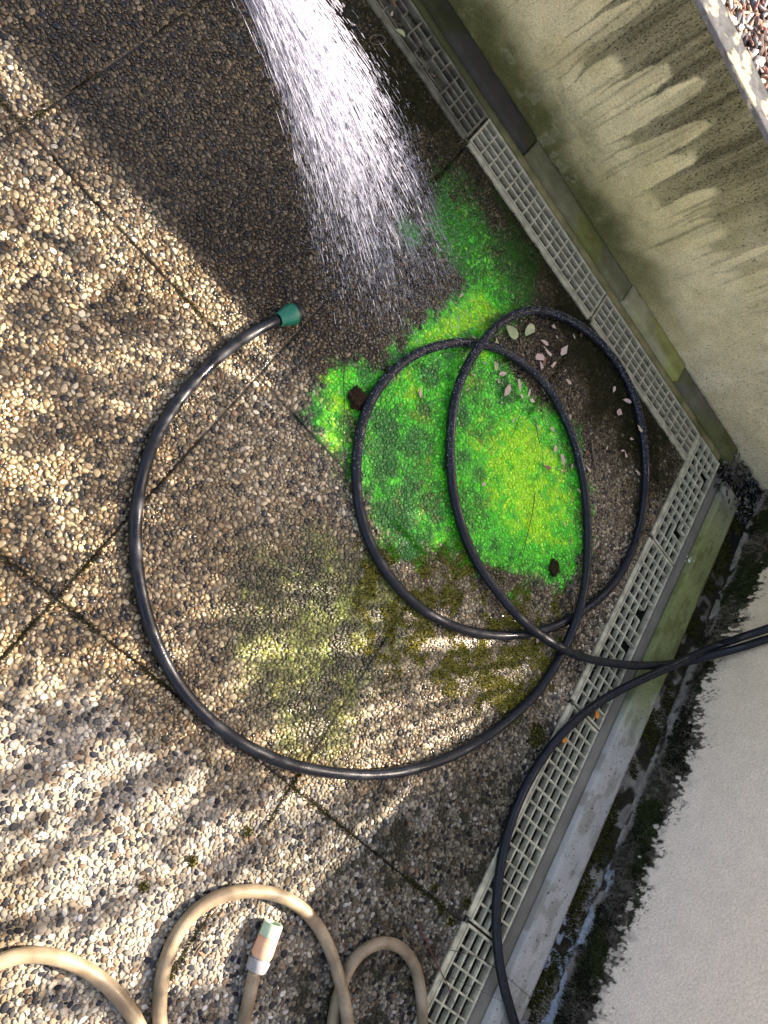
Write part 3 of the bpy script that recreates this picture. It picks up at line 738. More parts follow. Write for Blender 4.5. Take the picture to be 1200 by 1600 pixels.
C = np.array([.93, .775, .645])*(.92+.16*f1)[:, None]
C = mix(C, np.array([.84, .68, .48])*(.9+.2*f1)[:, None], sst(.35, 1.1, Yy))
edge = .075+.055*(f4-.5)*2+.02*np.sin(Yy*9)+.03*sst(.85, 1.2, Yy)-.018*(1-sst(.55, .65, Yy))*sst(.0, .3, Yy)*0
edge = np.interp(Yy, [-.3, 0, .25, .45, .62, .72, .85, 1.0, 1.2, 1.4], [.100, .100, .095, .10, .105, .07, .062, .085, .11, .13])+.03*(f4-.5)
band = 1-sst(-.006, .006, Zz-edge+.034*(f3-.5)*2+.05*(sp_-.5))
spat = sst(.60, .64, fbm(Yy*210, Zz*170, 333, 2))*(1-sst(.0, .055, Zz-edge+.04*(f3-.5)))*sst(.40, .6, fbm(Yy*25, Zz*25, 334, 2))
band = np.maximum(band*(.93+.3*(sp_-.4)), spat*.9); band = np.clip(band, 0, 1)
grey = 1-sst(-.01, .016, Zz-edge-.010+.05*(f3-.5)-.03*(sp_-.5))
C = mix(C, np.array([.12, .115, .095])*(.5+f3)[:, None], grey*.5*sst(.9, .1, Yy))
C = mix(C, np.array([.014, .013, .008])*(.4+1.2*f3)[:, None], band*.95)
gpatch = band*sst(.52, .60, fbm(Yy*12, Zz*30, 341, 3)); C = mix(C, np.array([.022, .032, .010])*(.4+1.2*f3)[:, None], gpatch*.8)
lowr = (1-sst(.006, .03, Zz+.03*(f4-.5)+.02*(f3-.5)))*sst(.46, .56, fbm(Yy*22, Zz*40, 351, 3)+.04)
C = mix(C, np.array([.40, .35, .30])*(.4+1.0*f3)[:, None], lowr*.75)
ly = sst(.52, .56, fbm(Yy*30, Zz*30, 352, 2)); C = mix(C, np.array([.40, .46, .54])*(.6+.7*f3)[:, None], lowr*ly*.8*(1-sst(.2, .5, Yy)))
AL = -.09+.075*(1-sst(.0, .05, Zz-edge))+.05*sst(.5, 1.2, Yy)*(1-sst(.03, .16, Zz-edge))+.05*sst(1.0, 1.3, Yy)*0
xx = HX-.0035*band*(f3-.3)-.004*lowr+.0006*(f1-.5)
V = [np.c_[xx, Yy, Zz]]; QQ = [Q]; CC = [C]; AA = [AL]
# top and back (thickness)
for (xa, xb, fz) in ((HX, HX+.2, 0), (HX+.2, HX+.2, 1)):
    yy = np.linspace(-1.15, WY0-.001, 40); zt = wall_top(yy)
    if fz == 0: p = np.concatenate([np.c_[np.full(40, xa), yy, zt], np.c_[np.full(40, xb), yy, zt]])
    else: p = np.concatenate([np.c_[np.full(40, xa), yy, zt], np.c_[np.full(40, xa), yy, zt*0-.05]])
    b_ = sum(map(len, V)); qq = np.array([(i+b_, i+1+b_, i+41+b_, i+40+b_) for i in range(39)])
    V.append(p); QQ.append(qq); CC.append(np.tile([.5, .46, .4], (80, 1))); AA.append(np.full(80, -.2))
b_ = sum(map(len, V))
V.append(np.array([(HX, -1.15, -.05), (HX+.2, -1.15, -.05), (HX+.2, -1.15, float(wall_top(-1.15))), (HX, -1.15, float(wall_top(-1.15)))])); QQ.append(np.array([(b_, b_+1, b_+2, b_+3)])); CC.append(np.tile([.5, .46, .4], (4, 1))); AA.append(np.full(4, -.2))
me = mesh_np('house_wall', np.concatenate(V), np.concatenate(QQ), None, np.concatenate(CC), {'algae': np.concatenate(AA)})
meta(link('house_wall', me, M_HOUSE), 'beige roughcast wall with a black mossy foot beside the pale kerb', 'wall')

# dirt gap between kerb and wall
P, Q = grid_face((1.236, -1.2, -.004), (HX-1.236-.0005, 0, 0), (0, 2.672, 0), 22, 620)
f1 = fbm(P[:, 0]*60, P[:, 1]*60, 401); f2 = fbm(P[:, 0]*18, P[:, 1]*18, 402, 3)
P[:, 2] += .007*(f1-.4)+.004*sst(1.27, 1.30, P[:, 0])
C = mix(np.array([.03, .026, .015])*(.5+f1)[:, None], np.array([.30, .27, .22])*(.5+f1)[:, None], sst(.52, .62, f2-.0)*.75*(1-.6*sst(.8, 1.2, P[:, 1])))
C = mix(C, np.array([.42, .47, .55])*(.5+.8*f1)[:, None], sst(.55, .6, fbm(P[:, 0]*50, P[:, 1]*50, 403, 2))*(1-sst(.1, .35, P[:, 1]))*.8)
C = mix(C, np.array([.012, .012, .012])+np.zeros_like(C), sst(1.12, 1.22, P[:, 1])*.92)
me = mesh_np('dirt_gap', P, Q, None, C)
meta(link('dirt_gap', me, M_KERB), 'strip of dirt and crumbled plaster between kerb and roughcast wall', kind='structure')

# moss growing at the wall foot and along the kerb gap (stuff)
n = 150000
Y_ = rng.random(n)*2.0-.55; 
zl = rng.random(n)*.15-.005
f4 = fbm(Y_*8, zl*8, 321, 3); f3 = fbm(Y_*90, zl*60, 311, 3)
ed = np.interp(Y_, [-.3, 0, .25, .45, .62, .72, .85, 1.0, 1.2, 1.4], [.085, .085, .085, .085, .095, .05, .045, .075, .10, .12])+.03*(f4-.5)
dn = (1-sst(-.012, .010, zl-ed+.03*(f3-.5)*2))*(.15+.85*sst(.45, .60, fbm(Y_*12, zl*20, 341, 3)))
kp = rng.random(n) < dn*.30*sst(-.005, .03, zl+.01*rng.random(n)); Yk, Zk = Y_[kp], zl[kp]
nk = len(Yk); q = rng.random(nk)
V = np.zeros((nk, 4, 3)); s_ = .0016*(.5+rng.random(nk))
a0 = rng.random(nk)*6.28
for k in range(3):
    V[:, k, 0] = HX-.001; V[:, k, 1] = Yk+s_*np.cos(a0+k*2.09); V[:, k, 2] = Zk+s_*np.sin(a0+k*2.09)
V[:, 3] = np.c_[HX-.002-.004*rng.random(nk), Yk+.003*(rng.random(nk)-.5), Zk+.004*(rng.random(nk)-.7)]
Tt = (np.array([(0, 1, 3), (1, 2, 3), (2, 0, 3)])[None]+(np.arange(nk)*4)[:, None, None]).reshape(-1, 3)
C = mix(np.array([.012, .013, .008])*(.5+q[:, None]), np.array([.022, .032, .008])*(.5+q[:, None]), sst(.5, .62, fbm(Yk*9, Zk*14, 343, 3)))
# gap moss
n2 = 60000; gp = np.c_[1.237+rng.random(n2)*.073, rng.random(n2)*2.0-.55]; gz = sst(.40, .56, fbm(gp[:, 0]*16, gp[:, 1]*16, 405, 3)); gp = gp[rng.random(n2) < gz*.45]
me = mesh_np('wall_moss', V.reshape(-1, 3), None, Tt, np.repeat(C, 4, 0))
meta(link('wall_moss', me, M_MOSS, smooth=False), 'black and dark green moss clinging to the foot of the roughcast wall', 'moss', kind='stuff')
qh = rng.random(len(gp)); Cg = mix(np.array([.03, .022, .01])*(.5+qh[:, None]), np.array([.06, .06, .012])*(.5+qh[:, None]), (qh > .5)*1.0)
tufts('kerb_moss', np.c_[gp, np.full(len(gp), -.002)], .003+.006*rng.random(len(gp)), Cg, 'brown moss in the dirt gap behind the pale kerb', 'moss', .0014)
chips('wet_leaves', 260, lambda: (random.uniform(1.115, 1.30), random.uniform(1.30, 1.465), random.uniform(.0, .016)), .007,
      [(.015, .015, .02), (.03, .025, .02), (.06, .06, .07), (.02, .02, .02), (.16, .14, .11)], 'black wet leaves piled in the corner of the two walls', 'leaves', .3,
      mat_=mat_tint('wet leaf pile', .2, .0004, 300, .3, 300, spec=.5))
chips('grit', 420, lambda: (lambda p: (p[0], p[1], .0125))((random.uniform(1.155, 1.232), random.uniform(-.3, 1.3))), .0014,
      [(.03, .03, .02), (.05, .045, .03)], 'tiny black specks of grit scattered on the pale kerb', 'grit', .4)

# ------------------------------------------------------------------ tubes
def smooth_path(pts, step=.006):
    P = np.array(pts, float); out = []
    Pp = np.vstack([2*P[0]-P[1], P, 2*P[-1]-P[-2]])
    for i in range(1, len(Pp)-2):
        p0, p1, p2, p3 = Pp[i-1:i+3]; L = np.linalg.norm(p2-p1); n_ = max(2, int(L/step))
        for t in np.arange(n_)/n_:
            out.append(.5*((2*p1)+(-p0+p2)*t+(2*p0-5*p1+4*p2-p3)*t*t+(-p0+3*p1-3*p2+p3)*t**3))
    out.append(P[-1]); A = np.array(out)
    for _ in range(10): A[1:-1] = A[1:-1]*.5+.25*(A[:-2]+A[2:])
    return A
def tube(name, A, rad, m_, parent=None, seg=14, uv=False, cap=True):
    n = len(A); T = np.gradient(A, axis=0); T /= np.linalg.norm(T, axis=1)[:, None]
    rad = np.broadcast_to(np.asarray(rad, float), (n,))
    up = np.array([0, 0, 1.0]); Nn = np.zeros_like(A); v = np.cross(T[0], up)
    if np.linalg.norm(v) < .1: v = np.cross(T[0], [1, 0, 0])
    v /= np.linalg.norm(v)
    for i in range(n):
        v = v-T[i]*(v@T[i]); v /= np.linalg.norm(v); Nn[i] = v
    Bn = np.cross(T, Nn); a = np.arange(seg)*2*math.pi/seg
    V = A[:, None]+rad[:, None, None]*(np.cos(a)[None, :, None]*Nn[:, None]+np.sin(a)[None, :, None]*Bn[:, None])
    V = V.reshape(-1, 3); i_, j_ = np.meshgrid(np.arange(n-1), np.arange(seg), indexing='ij')
    Q = np.c_[(i_*seg+j_).ravel(), (i_*seg+(j_+1) % seg).ravel(), ((i_+1)*seg+(j_+1) % seg).ravel(), ((i_+1)*seg+j_).ravel()]
    tr = None
    if cap:
        b = len(V); V = np.vstack([V, A[0], A[-1]])
        tr = np.array([(b, (j+1) % seg, j) for j in range(seg)]+[(b+1, (n-1)*seg+j, (n-1)*seg+(j+1) % seg) for j in range(seg)])
    me = mesh_np(name, V, Q, tr)
    if uv:
        L = np.r_[0, np.cumsum(np.linalg.norm(np.diff(A, axis=0), axis=1))]
        u = me.uv_layers.new(name='UVMap'); U = np.zeros((len(me.loops), 2), np.float32)
        q0 = np.stack([L[i_].ravel(), (j_/seg).ravel()], 1); q1 = np.stack([L[i_].ravel(), ((j_+1)/seg).ravel()], 1)
        q2 = np.stack([L[i_+1].ravel(), ((j_+1)/seg).ravel()], 1); q3 = np.stack([L[i_+1].ravel(), (j_/seg).ravel()], 1)
        U[:len(Q)*4] = np.stack([q0, q1, q2, q3], 1).reshape(-1, 2); u.data.foreach_set('uv', U.ravel())
    return link(name, me, m_, parent)

RH = .0100
def hose_pts(L, r, base=0.001):
    """(px, py[, extra height]) lying on the paving; ('x', px, py, X) on a vertical plane"""
    out = []
    for p in L:
        if p[0] == 'x': out.append(at(p[1], p[2], p[3], 0))
        else:
            h = r+base+(p[2] if len(p) > 2 else 0); out.append(at(p[0], p[1], h))
    return out
up = 2*RH+.001
h1 = [(437, 498, .004), (405, 514), (372, 535), (340, 560), (305, 595), (275, 632), (250, 672), (231, 715), (219, 760), (212, 810), (212, 860), (218, 912), (231, 967), (251, 1020), (279, 1069), (316, 1114),
      (360, 1150), (410, 1177), (462, 1196), (520, 1207), (580, 1210), (640, 1203), (697, 1185), (747, 1159), (792, 1127), (832, 1090), (862, 1048, .0), (886, 1003, .007), (904, 957, up), (914, 910, .008), (918, 860), (917, 803),
      (911, 750), (899, 697), (880, 647), (855, 605), (825, 573), (790, 550), (755, 539), (715, 535), (675, 543), (640, 560), (610, 585), (585, 617), (568, 655), (559, 700), (557, 745), (562, 795), (577, 845),
      (601, 890), (636, 932), (680, 965), (727, 985), (775, 993), (820, 991), (864, 980), (905, 958), (945, 926), (976, 885), (996, 835), (1006, 780), (1008, 725), (1003, 670), (990, 617), (967, 572), (934, 532), (895, 503),
      (852, 487), (816, 488, .004), (780, 506, .012), (753, 537, up), (728, 576, .010), (711, 622), (704, 672), (704, 726), (711, 781), (726, 835), (749, 885), (781, 930, .008), (820, 973, up), (866, 1007, up), (908, 1026, .012), (957, 1036, .010), (1005, 1040, .014),
      (1045, 1038, .018), (1080, 1032, .035), ('x', 1125, 1021, 1.285), ('x', 1165, 1010, 1.297), ('x', 1200, 999, 1.298), ('x', 1260, 985, 1.298), ('x', 1330, 960, 1.298)]
t1 = empty('garden_hose', tuple(at(580, 1210)), 'wet black garden hose in three big loops with a green coupling at its end', 'garden hose', 'garden hoses')
A1 = smooth_path(hose_pts(h1, RH))
k_ = np.arange(len(A1))*.006
A1[:, 0] += .0022*(vn(k_*9, k_*0, 3)-.5); A1[:, 1] += .0022*(vn(k_*9, k_*0, 4)-.5)
tube('hose_tube', A1, RH*(1+.05*(vn(k_*14, k_*0, 6)-.5)), M_RUBBER, t1)
# green coupling
def lathe(name, prof, a, b, m_, parent, seg=28, ridges=0, ramp=.0):
    """profile [(t, r)] along a->b in metres from a"""
    a = np.array(a, float); b = np.array(b, float); d = (b-a)/np.linalg.norm(b-a); u = np.cross(d, [0, 0, 1.0]); u /= np.linalg.norm(u); v = np.cross(u, d)
    n = len(prof); an = np.arange(seg)*2*math.pi/seg
    V = np.array([a+d*t+(r*(1+(ramp if (ridges and k % ridges == 0) else 0)))*(math.cos(x)*u+math.sin(x)*v) for t, r in prof for k, x in enumerate(an)])
    i_, j_ = np.meshgrid(np.arange(n-1), np.arange(seg), indexing='ij')
    Q = np.c_[(i_*seg+j_).ravel(), ((i_+1)*seg+j_).ravel(), ((i_+1)*seg+(j_+1) % seg).ravel(), (i_*seg+(j_+1) % seg).ravel()]
    me = mesh_np(name, V, Q); o = link(name, me, m_, parent)
    md = o.modifiers.new('edges', 'EDGE_SPLIT'); md.split_angle = math.radians(38); return o
ca = at(436, 499, .017); cb = at(474, 484, .020)
lathe('coupling', [(-.001, .0098), (-.001, .0118), (.002, .0125), (.010, .0146), (.022, .0180), (.0315, .0192), (.0325, .0186), (.0325, .0172), (.026, .0168)], ca, cb, M_GREEN, t1, 30, 3, .035)
lathe('coupling_ring', [(.0328, .0165), (.0330, .0178), (.037, .0182), (.0372, .0168), (.0385, .0168), (.0388, .0178), (.0425, .0176), (.0428, .0150), (.0428, .0120), (.034, .0115), (.034, .001)], ca, cb, M_BLACKP, t1, 28)

h2 = [('x', 1330, 925, 1.280), ('x', 1260, 957, 1.280), ('x', 1200, 982, 1.278), ('x', 1160, 995, 1.272), (1118, 1010, .058), (1080, 1026, .044), (1042, 1044, .036), (1002, 1062, .020), (960, 1083, .006), (921, 1108, .003), (886, 1138, .004), (856, 1173, .003), (829, 1215), (807, 1261), (791, 1310), (781, 1360), (776, 1410),
      (776, 1460, .002), (781, 1510, .008), (791, 1555, .012), (806, 1605, .010), (826, 1660, .01), (850, 1730, .01)]
t2 = empty('garden_hose', tuple(at(790, 1310)), 'dry black garden hose curving down over the pale grates to the bottom edge', 'garden hose', 'garden hoses')
A2 = smooth_path(hose_pts(h2, .0098, .003)); tube('hose_tube', A2, .0098, M_RUBBER, t2)

RB = .0106
h3 = [(399, 1513, .004), (392, 1545, .001), (385, 1580), (377, 1612), (362, 1665), (322, 1708), (276, 1688), (254, 1628), (249, 1570), (256, 1512), (272, 1467), (300, 1428), (340, 1401), (385, 1392), (430, 1397), (468, 1416), (497, 1447), (517, 1487, .002), (531, 1532, .012),
      (541, 1578, .020), (546, 1625, .022), (548, 1680, .02), (535, 1735, .012), (516, 1700, .004), (516, 1640), (523, 1580), (536, 1532), (558, 1493), (592, 1473), (623, 1478), (645, 1502), (656, 1540), (660, 1590), (655, 1660), (610, 1760), (480, 1850, .0), (330, 1840), (255, 1740), (226, 1625), (200, 1575), (163, 1535), (122, 1508), (78, 1493), (32, 1492), (0, 1502), (-45, 1525), (-100, 1570)]
t3 = empty('garden_hose', tuple(at(390, 1400)), 'beige braided garden hose in loops at the bottom, ending in a green and orange connector', 'garden hose', 'garden hoses')
A3 = smooth_path(hose_pts(h3, RB)); tube('hose_tube', A3, RB, M_BEIGE, t3, seg=18, uv=True)
M_CG = mat('pale green plastic', (.42, .54, .38), .45, .0002, 300, .12, 60)
M_CO = mat('faded orange plastic', (.66, .36, .22), .45, .0002, 300, .15, 60)
M_CY = mat('grey plastic', (.26, .26, .27), .5, .0003, 300, .2, 60)
b0 = at(402, 1510, .018); b1 = at(428, 1441, .020)
cn = lathe('connector', [(.014, .0158), (.017, .0172), (.022, .0176), (.044, .0166), (.0455, .0160)], b0, b1, M_CO, t3, 32)
lathe('locking_ring', [(-.006, .0115), (-.006, .0160), (-.004, .0172), (.009, .0178), (.011, .0170), (.0112, .0150), (.0138, .0150)], b0, b1, M_CY, t3, 48, 2, .03)
lathe('release_collar', [(.0456, .0158), (.0458, .0166), (.064, .0162), (.0655, .0155), (.0655, .0125), (.050, .0115), (.050, .001)], b0, b1, M_CG, t3, 32, 8, .06)
# oval grip dimple on the connector, facing up
dv = (b1-b0)/np.linalg.norm(b1-b0); side = np.cross(dv, [0, 0, 1.0]); side /= np.linalg.norm(side); upv = np.cross(side, dv)
oc = b0+dv*.032+(upv*.96+side*.12)*.0165
ring = [oc+dv*.0062*math.cos(t)+side*.0036*math.sin(t)-upv*.0009*(math.sin(t)**2) for t in np.linspace(0, 2*math.pi, 25)]
tube('grip_oval', np.array(ring), .0009, M_CO, cn and t3, 6, cap=False)

# water beads on the wet hose (stuff)
def beads(name, C, r, m_, label, cat):
    base = np.array([(math.cos(t)*s, math.sin(t)*s, z) for s, z in ((.9, -.4), (.95, .3), (.55, .85)) for t in np.arange(6)*1.047]+[(0, 0, 1.05)])
    q = [(i*6+j, i*6+(j+1) % 6, (i+1)*6+(j+1) % 6, (i+1)*6+j) for i in range(2) for j in range(6)]; t = [(12+j, 12+(j+1) % 6, 18) for j in range(6)]
    n = len(C); V = C[:, None]+base[None]*r[:, None, None]
    me = mesh_np(name, V.reshape(-1, 3), (np.array(q)[None]+(np.arange(n)*19)[:, None, None]).reshape(-1, 4), (np.array(t)[None]+(np.arange(n)*19)[:, None, None]).reshape(-1, 3))
    return meta(link(name, me, m_), label, cat, kind='stuff')
pj = (A1-CAM)@R.T; pyy = 800+FPX*pj[:, 1]/pj[:, 2]; pxx = 600+FPX*pj[:, 0]/pj[:, 2]
sel = np.where((pyy < 740) & (pxx > 520))[0]
idx = rng.choice(sel, 1500); T_ = np.gradient(A1, axis=0)[idx]; T_ /= np.linalg.norm(T_, axis=1)[:, None]
N_ = np.cross(T_, [0, 0, 1.0]); N_ /= np.linalg.norm(N_, axis=1)[:, None]
th = (rng.random(1500)-.5)*2.6
Cb = A1[idx]+T_*(rng.random((1500, 1))-.5)*.006+RH*(N_*np.sin(th)[:, None]+np.array([0, 0, 1.0])*np.cos(th)[:, None])
beads('water_drops', Cb, .0004+.0006*rng.random(1500), M_WATER, 'water drops beading on the upper loops of the wet black hose', 'water drops')

# ------------------------------------------------------------------ water jet (stuff)
def spray():
    S0 = at(318, -200, .58)
    ax_c = at(598, 400, .0)
    V = []; T = []
    n = 26000
    # landing points in a soft fan
    g1 = rng.normal(0, 1, n); g2 = rng.normal(0, 1, n)
    pxx = 590+np.clip(g1, -2.0, 2.0)*54+ (g2*24); pyy = 390+g2*86-np.abs(g1)*10
    # clump the threads into strands so that the jet has streaks
    strand = rng.integers(0, 70, n); sc = rng.normal(0, 1, (70, 2))
    mixw = (rng.random(n) < .5)
    pxx = np.where(mixw, 590+np.clip(sc[strand, 0], -2, 2)*56+rng.normal(0, 3.5, n)+g2*22, pxx); pyy = np.where(mixw, 398+g2*84, pyy)
    L = np.array([at(a, b) for a, b in zip(pxx, pyy)])
    s = S0[None]+rng.normal(0, 1, (n, 3))*.010
    t = rng.random(n)**.92
    d = L-s; P0 = s+d*t[:, None]; P0[:, 2] += .16*t*(1-t)
    # spreading droplets
    P0 += rng.normal(0, 1, (n, 3))*(.0015+.004*t[:, None])
    tan = d.copy(); tan[:, 2] += .16*(1-2*t); tan /= np.linalg.norm(tan, axis=1)[:, None]
    ln = np.where(rng.random(n) < .3, .042, .014)*(.5+rng.random(n))*(1.25-.65*t)
    rd = (.00020+.00032*rng.random(n)**2)*(1.0-.25*t)
    big = rng.random(n) < .35*(1-t)**1.5; rd = np.where(big, rd*1.7, rd); ln = np.where(big, ln*2.0, ln)
    u = np.cross(tan, [0, 0, 1.0]); u /= np.linalg.norm(u, axis=1)[:, None]; v = np.cross(tan, u)
    k = 5; an = np.arange(k)*2*math.pi/k
    stt = [(-.5, 0), (-.22, .8), (.18, 1.0), (.42, .6), (.5, 0)]
    tv_ = []
    for f_, rr in stt:
        if rr == 0: tv_.append((P0+tan*(f_*ln)[:, None])[:, None])
        else: tv_.append(P0[:, None]+tan[:, None]*(f_*ln)[:, None, None]+(rd*rr)[:, None, None]*(np.cos(an)[None, :, None]*u[:, None]+np.sin(an)[None, :, None]*v[:, None]))
    V = np.concatenate(tv_, 1); nvv_ = V.shape[1]
    tri = [(0, 1+(j+1) % k, 1+j) for j in range(k)]+[(nvv_-1, nvv_-1-k+j, nvv_-1-k+(j+1) % k) for j in range(k)]
    qd = [(1+i*k+j, 1+i*k+(j+1) % k, 1+(i+1)*k+(j+1) % k, 1+(i+1)*k+j) for i in range(2) for j in range(k)]
    off = (np.arange(n)*nvv_)[:, None, None]
    me = mesh_np('water_spray', V.reshape(-1, 3), (np.array(qd)[None]+off).reshape(-1, 4), (np.array(tri)[None]+off).reshape(-1, 3))
    meta(link('water_spray', me, M_WATER), 'fan of white water spraying down from the top edge onto the paving', 'water', kind='stuff')
spray()
# splash droplets bouncing over the paving
n = 5200; g1 = rng.normal(0, 1, (n, 2)); c_ = at(610, 400); Cs = np.c_[c_[0]+g1[:, 0]*.13, c_[1]+g1[:, 1]*.12, .003+np.abs(rng.normal(0, .018, n))]
Cs = Cs[Cs[:, 1] < 1.40]
beads('splash_drops', Cs, .0003+.0006*rng.random(len(Cs)), M_WATER, 'fine drops splashing up where the water hits the paving', 'water drops')

# ------------------------------------------------------------------ leaves, twigs and small things
def leaf_mesh(seed, kind=0):
    rnd = random.Random(seed); n = 11 if kind else 5+seed % 2
    pts = []
    for i in range(n):
        t = 2*math.pi*i/n; rr = .5*(.55+.45*abs(math.cos(t)))*(.35+1.0*rnd.random()) if kind == 0 else .5*(.5+.5*abs(math.cos(t)))*(.9+.2*rnd.random())
        pts.append((rr*math.cos(t), rr*math.sin(t)*.62))
    if kind: pts = [(.5*math.cos(2*math.pi*i/n), .30*math.sin(2*math.pi*i/n)*(1-.45*math.cos(2*math.pi*i/n))*(.88+.24*rnd.random())) for i in range(n)]
    cx = .28*(rnd.random()-.2); V = []; F = []
    cu = .6+1.8*rnd.random(); tw = (rnd.random()-.5)*1.0
    def z(x, y): return cu*y*y+tw*x*y+.15*x*x+.06
    rings_ = [(1.0), (.55)]
    for s in rings_:
        for x, y in pts: V.append((x*s, y*s, z(x*s, y*s)+(.03*rnd.random())))
    V.append((0, 0, z(0, 0))); top = len(V)
    for i in range(n):
        j = (i+1) % n; F += [(i, j, n+j, n+i), (n+i, n+j, 2*n)]
    m0 = len(V); V2 = [(x, y, z_-.035) for x, y, z_ in V]; F2 = [tuple(reversed([m0+a for a in f_])) for f_ in F]
    F3 = [(j, i, m0+i, m0+j) for i, j in ((i, (i+1) % n) for i in range(n))]
    me = bpy.data.meshes.new('leaf'); me.from_pydata(V+V2, [], F+F2+F3); me.update(); return me
LM = [leaf_mesh(k) for k in range(9)]; LG = leaf_mesh(99, 1)
for me_ in LM: me_.materials.append(M_LEAF)
LG.materials.append(M_LEAFG)
LB = [leaf_mesh(40+k) for k in range(3)]
for me_ in LB: me_.materials.append(M_LEAFB)
for me_ in [LG]: me_.polygons.foreach_set('use_smooth', np.ones(len(me_.polygons), dtype=bool))
PL = 'pinkish leaf scrap in the leaf pile inside the right loop'
PB = 'small pink leaf scrap in the trail along the inner hose'
PR = 'small pink leaf scrap on dark moss in the right loop'
PG = 'tiny pink leaf scrap on bright green pebbles'
leaves = [(798, 519, 24, 2, 'large pale green leaf just under the crest of the right hose loop'), (826, 516, 19, 2, 'narrow pale green leaf right of the large pale green leaf'), (775, 538, 17, 2, 'yellowish green leaf touching the hose crossing'), (774, 573, 13, 2, 'slim greenish leaf below the hose crossing'),
 (863, 510, 12, 0, PR), (870, 527, 10, 0, PR), (896, 525, 10, 0, PR), (908, 524, 11, 1, 'brown leaf scrap touching the inside of the right hose loop'), (883, 579, 8, 0, PR), (889, 597, 13, 0, PR),
 (851, 536, 14, 0, PL), (842, 557, 24, 0, 'largest pink dry leaf, standing upright in the leaf pile'), (857, 551, 19, 0, PL), (878, 552, 20, 0, PL), (845, 572, 18, 0, PL), (863, 570, 18, 0, PL), (850, 563, 13, 1, 'reddish brown leaf in the middle of the pink leaf pile'),
 (740, 527, 15, 0, 'pink leaf lying above the hose on bright green dye, left of the crossing'), (727, 567, 11, 0, PG), (757, 568, 6, 0, PG), (740, 586, 9, 0, PG), (731, 608, 10, 0, 'pink leaf scrap tucked against the left side of the steep hose strand'),
 (782, 585, 15, 0, PB), (779, 596, 11, 0, PB), (809, 555, 9, 0, PB), (806, 565, 13, 0, PB), (816, 572, 15, 0, PB), (810, 599, 18, 0, PB), (792, 609, 20, 0, PB), (814, 619, 13, 0, PB), (826, 612, 15, 0, PB), (829, 625, 13, 0, PB), (835, 590, 14, 0, PB), (846, 602, 17, 0, PB), (852, 610, 13, 0, PB),
 (802, 657, 15, 0, 'single pink leaf scrap on the brown smudge inside the green dye'), (840, 668, 10, 0, PG), (862, 671, 9, 0, PG), (867, 701, 17, 0, PG), (877, 716, 20, 0, PG), (856, 730, 15, 1, 'brownish leaf scrap on bright green left of the inner hose'), (878, 735, 11, 0, PG), (894, 727, 9, 0, PG),
 (885, 668, 12, 0, PR), (893, 676, 12, 0, PR), (959, 607, 12, 0, PR), (980, 627, 12, 0, PR), (966, 643, 20, 0, 'crumpled pink leaf on dark moss near the right hose loop'), (1000, 670, 16, 3, 'pink leaf stuck on top of the right hose loop'), (985, 686, 9, 0, PR), (948, 700, 10, 0, PR), (972, 704, 9, 0, PR), (977, 711, 11, 0, PR),
 (917, 707, 13, 1, 'rust red leaf beside the grey curved twig'), (920, 735, 14, 0, PR), (996, 739, 11, 0, PR), (755, 756, 14, 0, 'pinkish leaf on green pebbles inside the middle loop'), (904, 767, 11, 0, PG),
 (656, 618, 17, 0, 'pink leaf alone on green dye in the left part of the left loop'), (706, 786, 13, 0, 'pink leaf leaning on the steep hose strand low on its left side'), (591, 832, 11, 0, 'upper of two pale leaf scraps just inside the left hose loop'), (606, 833, 12, 0, 'right hand of two pale leaf scraps just inside the left hose loop'),
 (530, 613, 11, 0, 'faded pink leaf left of the long straight stem'), (882, 820, 12, 0, 'pink leaf on the brightest green low in the inner loop'), (890, 843, 10, 1, 'small brown leaf under the pink leaf on bright green'), (248, 970, 12, 1, 'red brown leaf just inside the big left hose loop'), (407, 1187, 14, 0, 'pink leaf outside the bottom left of the big loop'),
 (839, 1003, 11, 0, 'pink leaf under the lowest crossing of the black hose'), (788, 1112, 8, 0, 'pale pink scrap on the brown moss left of the hose'), (518, 12, 10, 0, 'left pale leaf scrap beside the spray at the top edge'), (533, 18, 12, 0, 'right pale leaf scrap beside the spray at the top edge'),
 (612, 22, 15, 0, 'pale curled leaf at the top next to the buried grate'), (615, 5, 18, 1, 'dark brown leaf at the top next to the buried grate'), (625, 52, 15, 2, 'narrow greenish leaf at the left side of the buried grate'), (756, 505-24, 0, 0, ''), (720, 461, 11, 0, 'pale scrap on bare pebbles above the bright green edge'),
 (1086, 729, 12, 4, 'pink leaf lying on the corner grate'), (316, 1490, 15, 1, 'curled brown leaf inside the beige hose loop'), (330, 1395, 12, 1, 'brown leaf outside the top left of the beige loop'), (547, 750, 8, 0, 'whitish scrap at the lower end of the long stem'), (1112, 817, 9, 0, 'small pink leaf in the dirt behind the pale kerb'),
 (555, 1165, 11, 0, 'small pale leaf scrap inside the bottom of the big loop'), (890, 652, 9, 0, PR), (847, 640, 0, 0, '')]
ORD = ['topmost', 'second', 'third', 'fourth', 'fifth', 'sixth', 'seventh', 'eighth', 'ninth', 'tenth', 'eleventh', 'twelfth', 'thirteenth', 'fourteenth', 'fifteenth', 'sixteenth']
for base_ in (PL, PB, PR, PG):
    mem = sorted([k for k, l_ in enumerate(leaves) if l_[4] == base_ and l_[2]], key=lambda k: leaves[k][1])
    for rank, k in enumerate(mem):
        word = ORD[rank] if rank == 0 else ('lowest' if rank == len(mem)-1 else ORD[rank]+' from the top')
        l_ = leaves[k]; leaves[k] = (*l_[:4], l_[4]+', '+word)
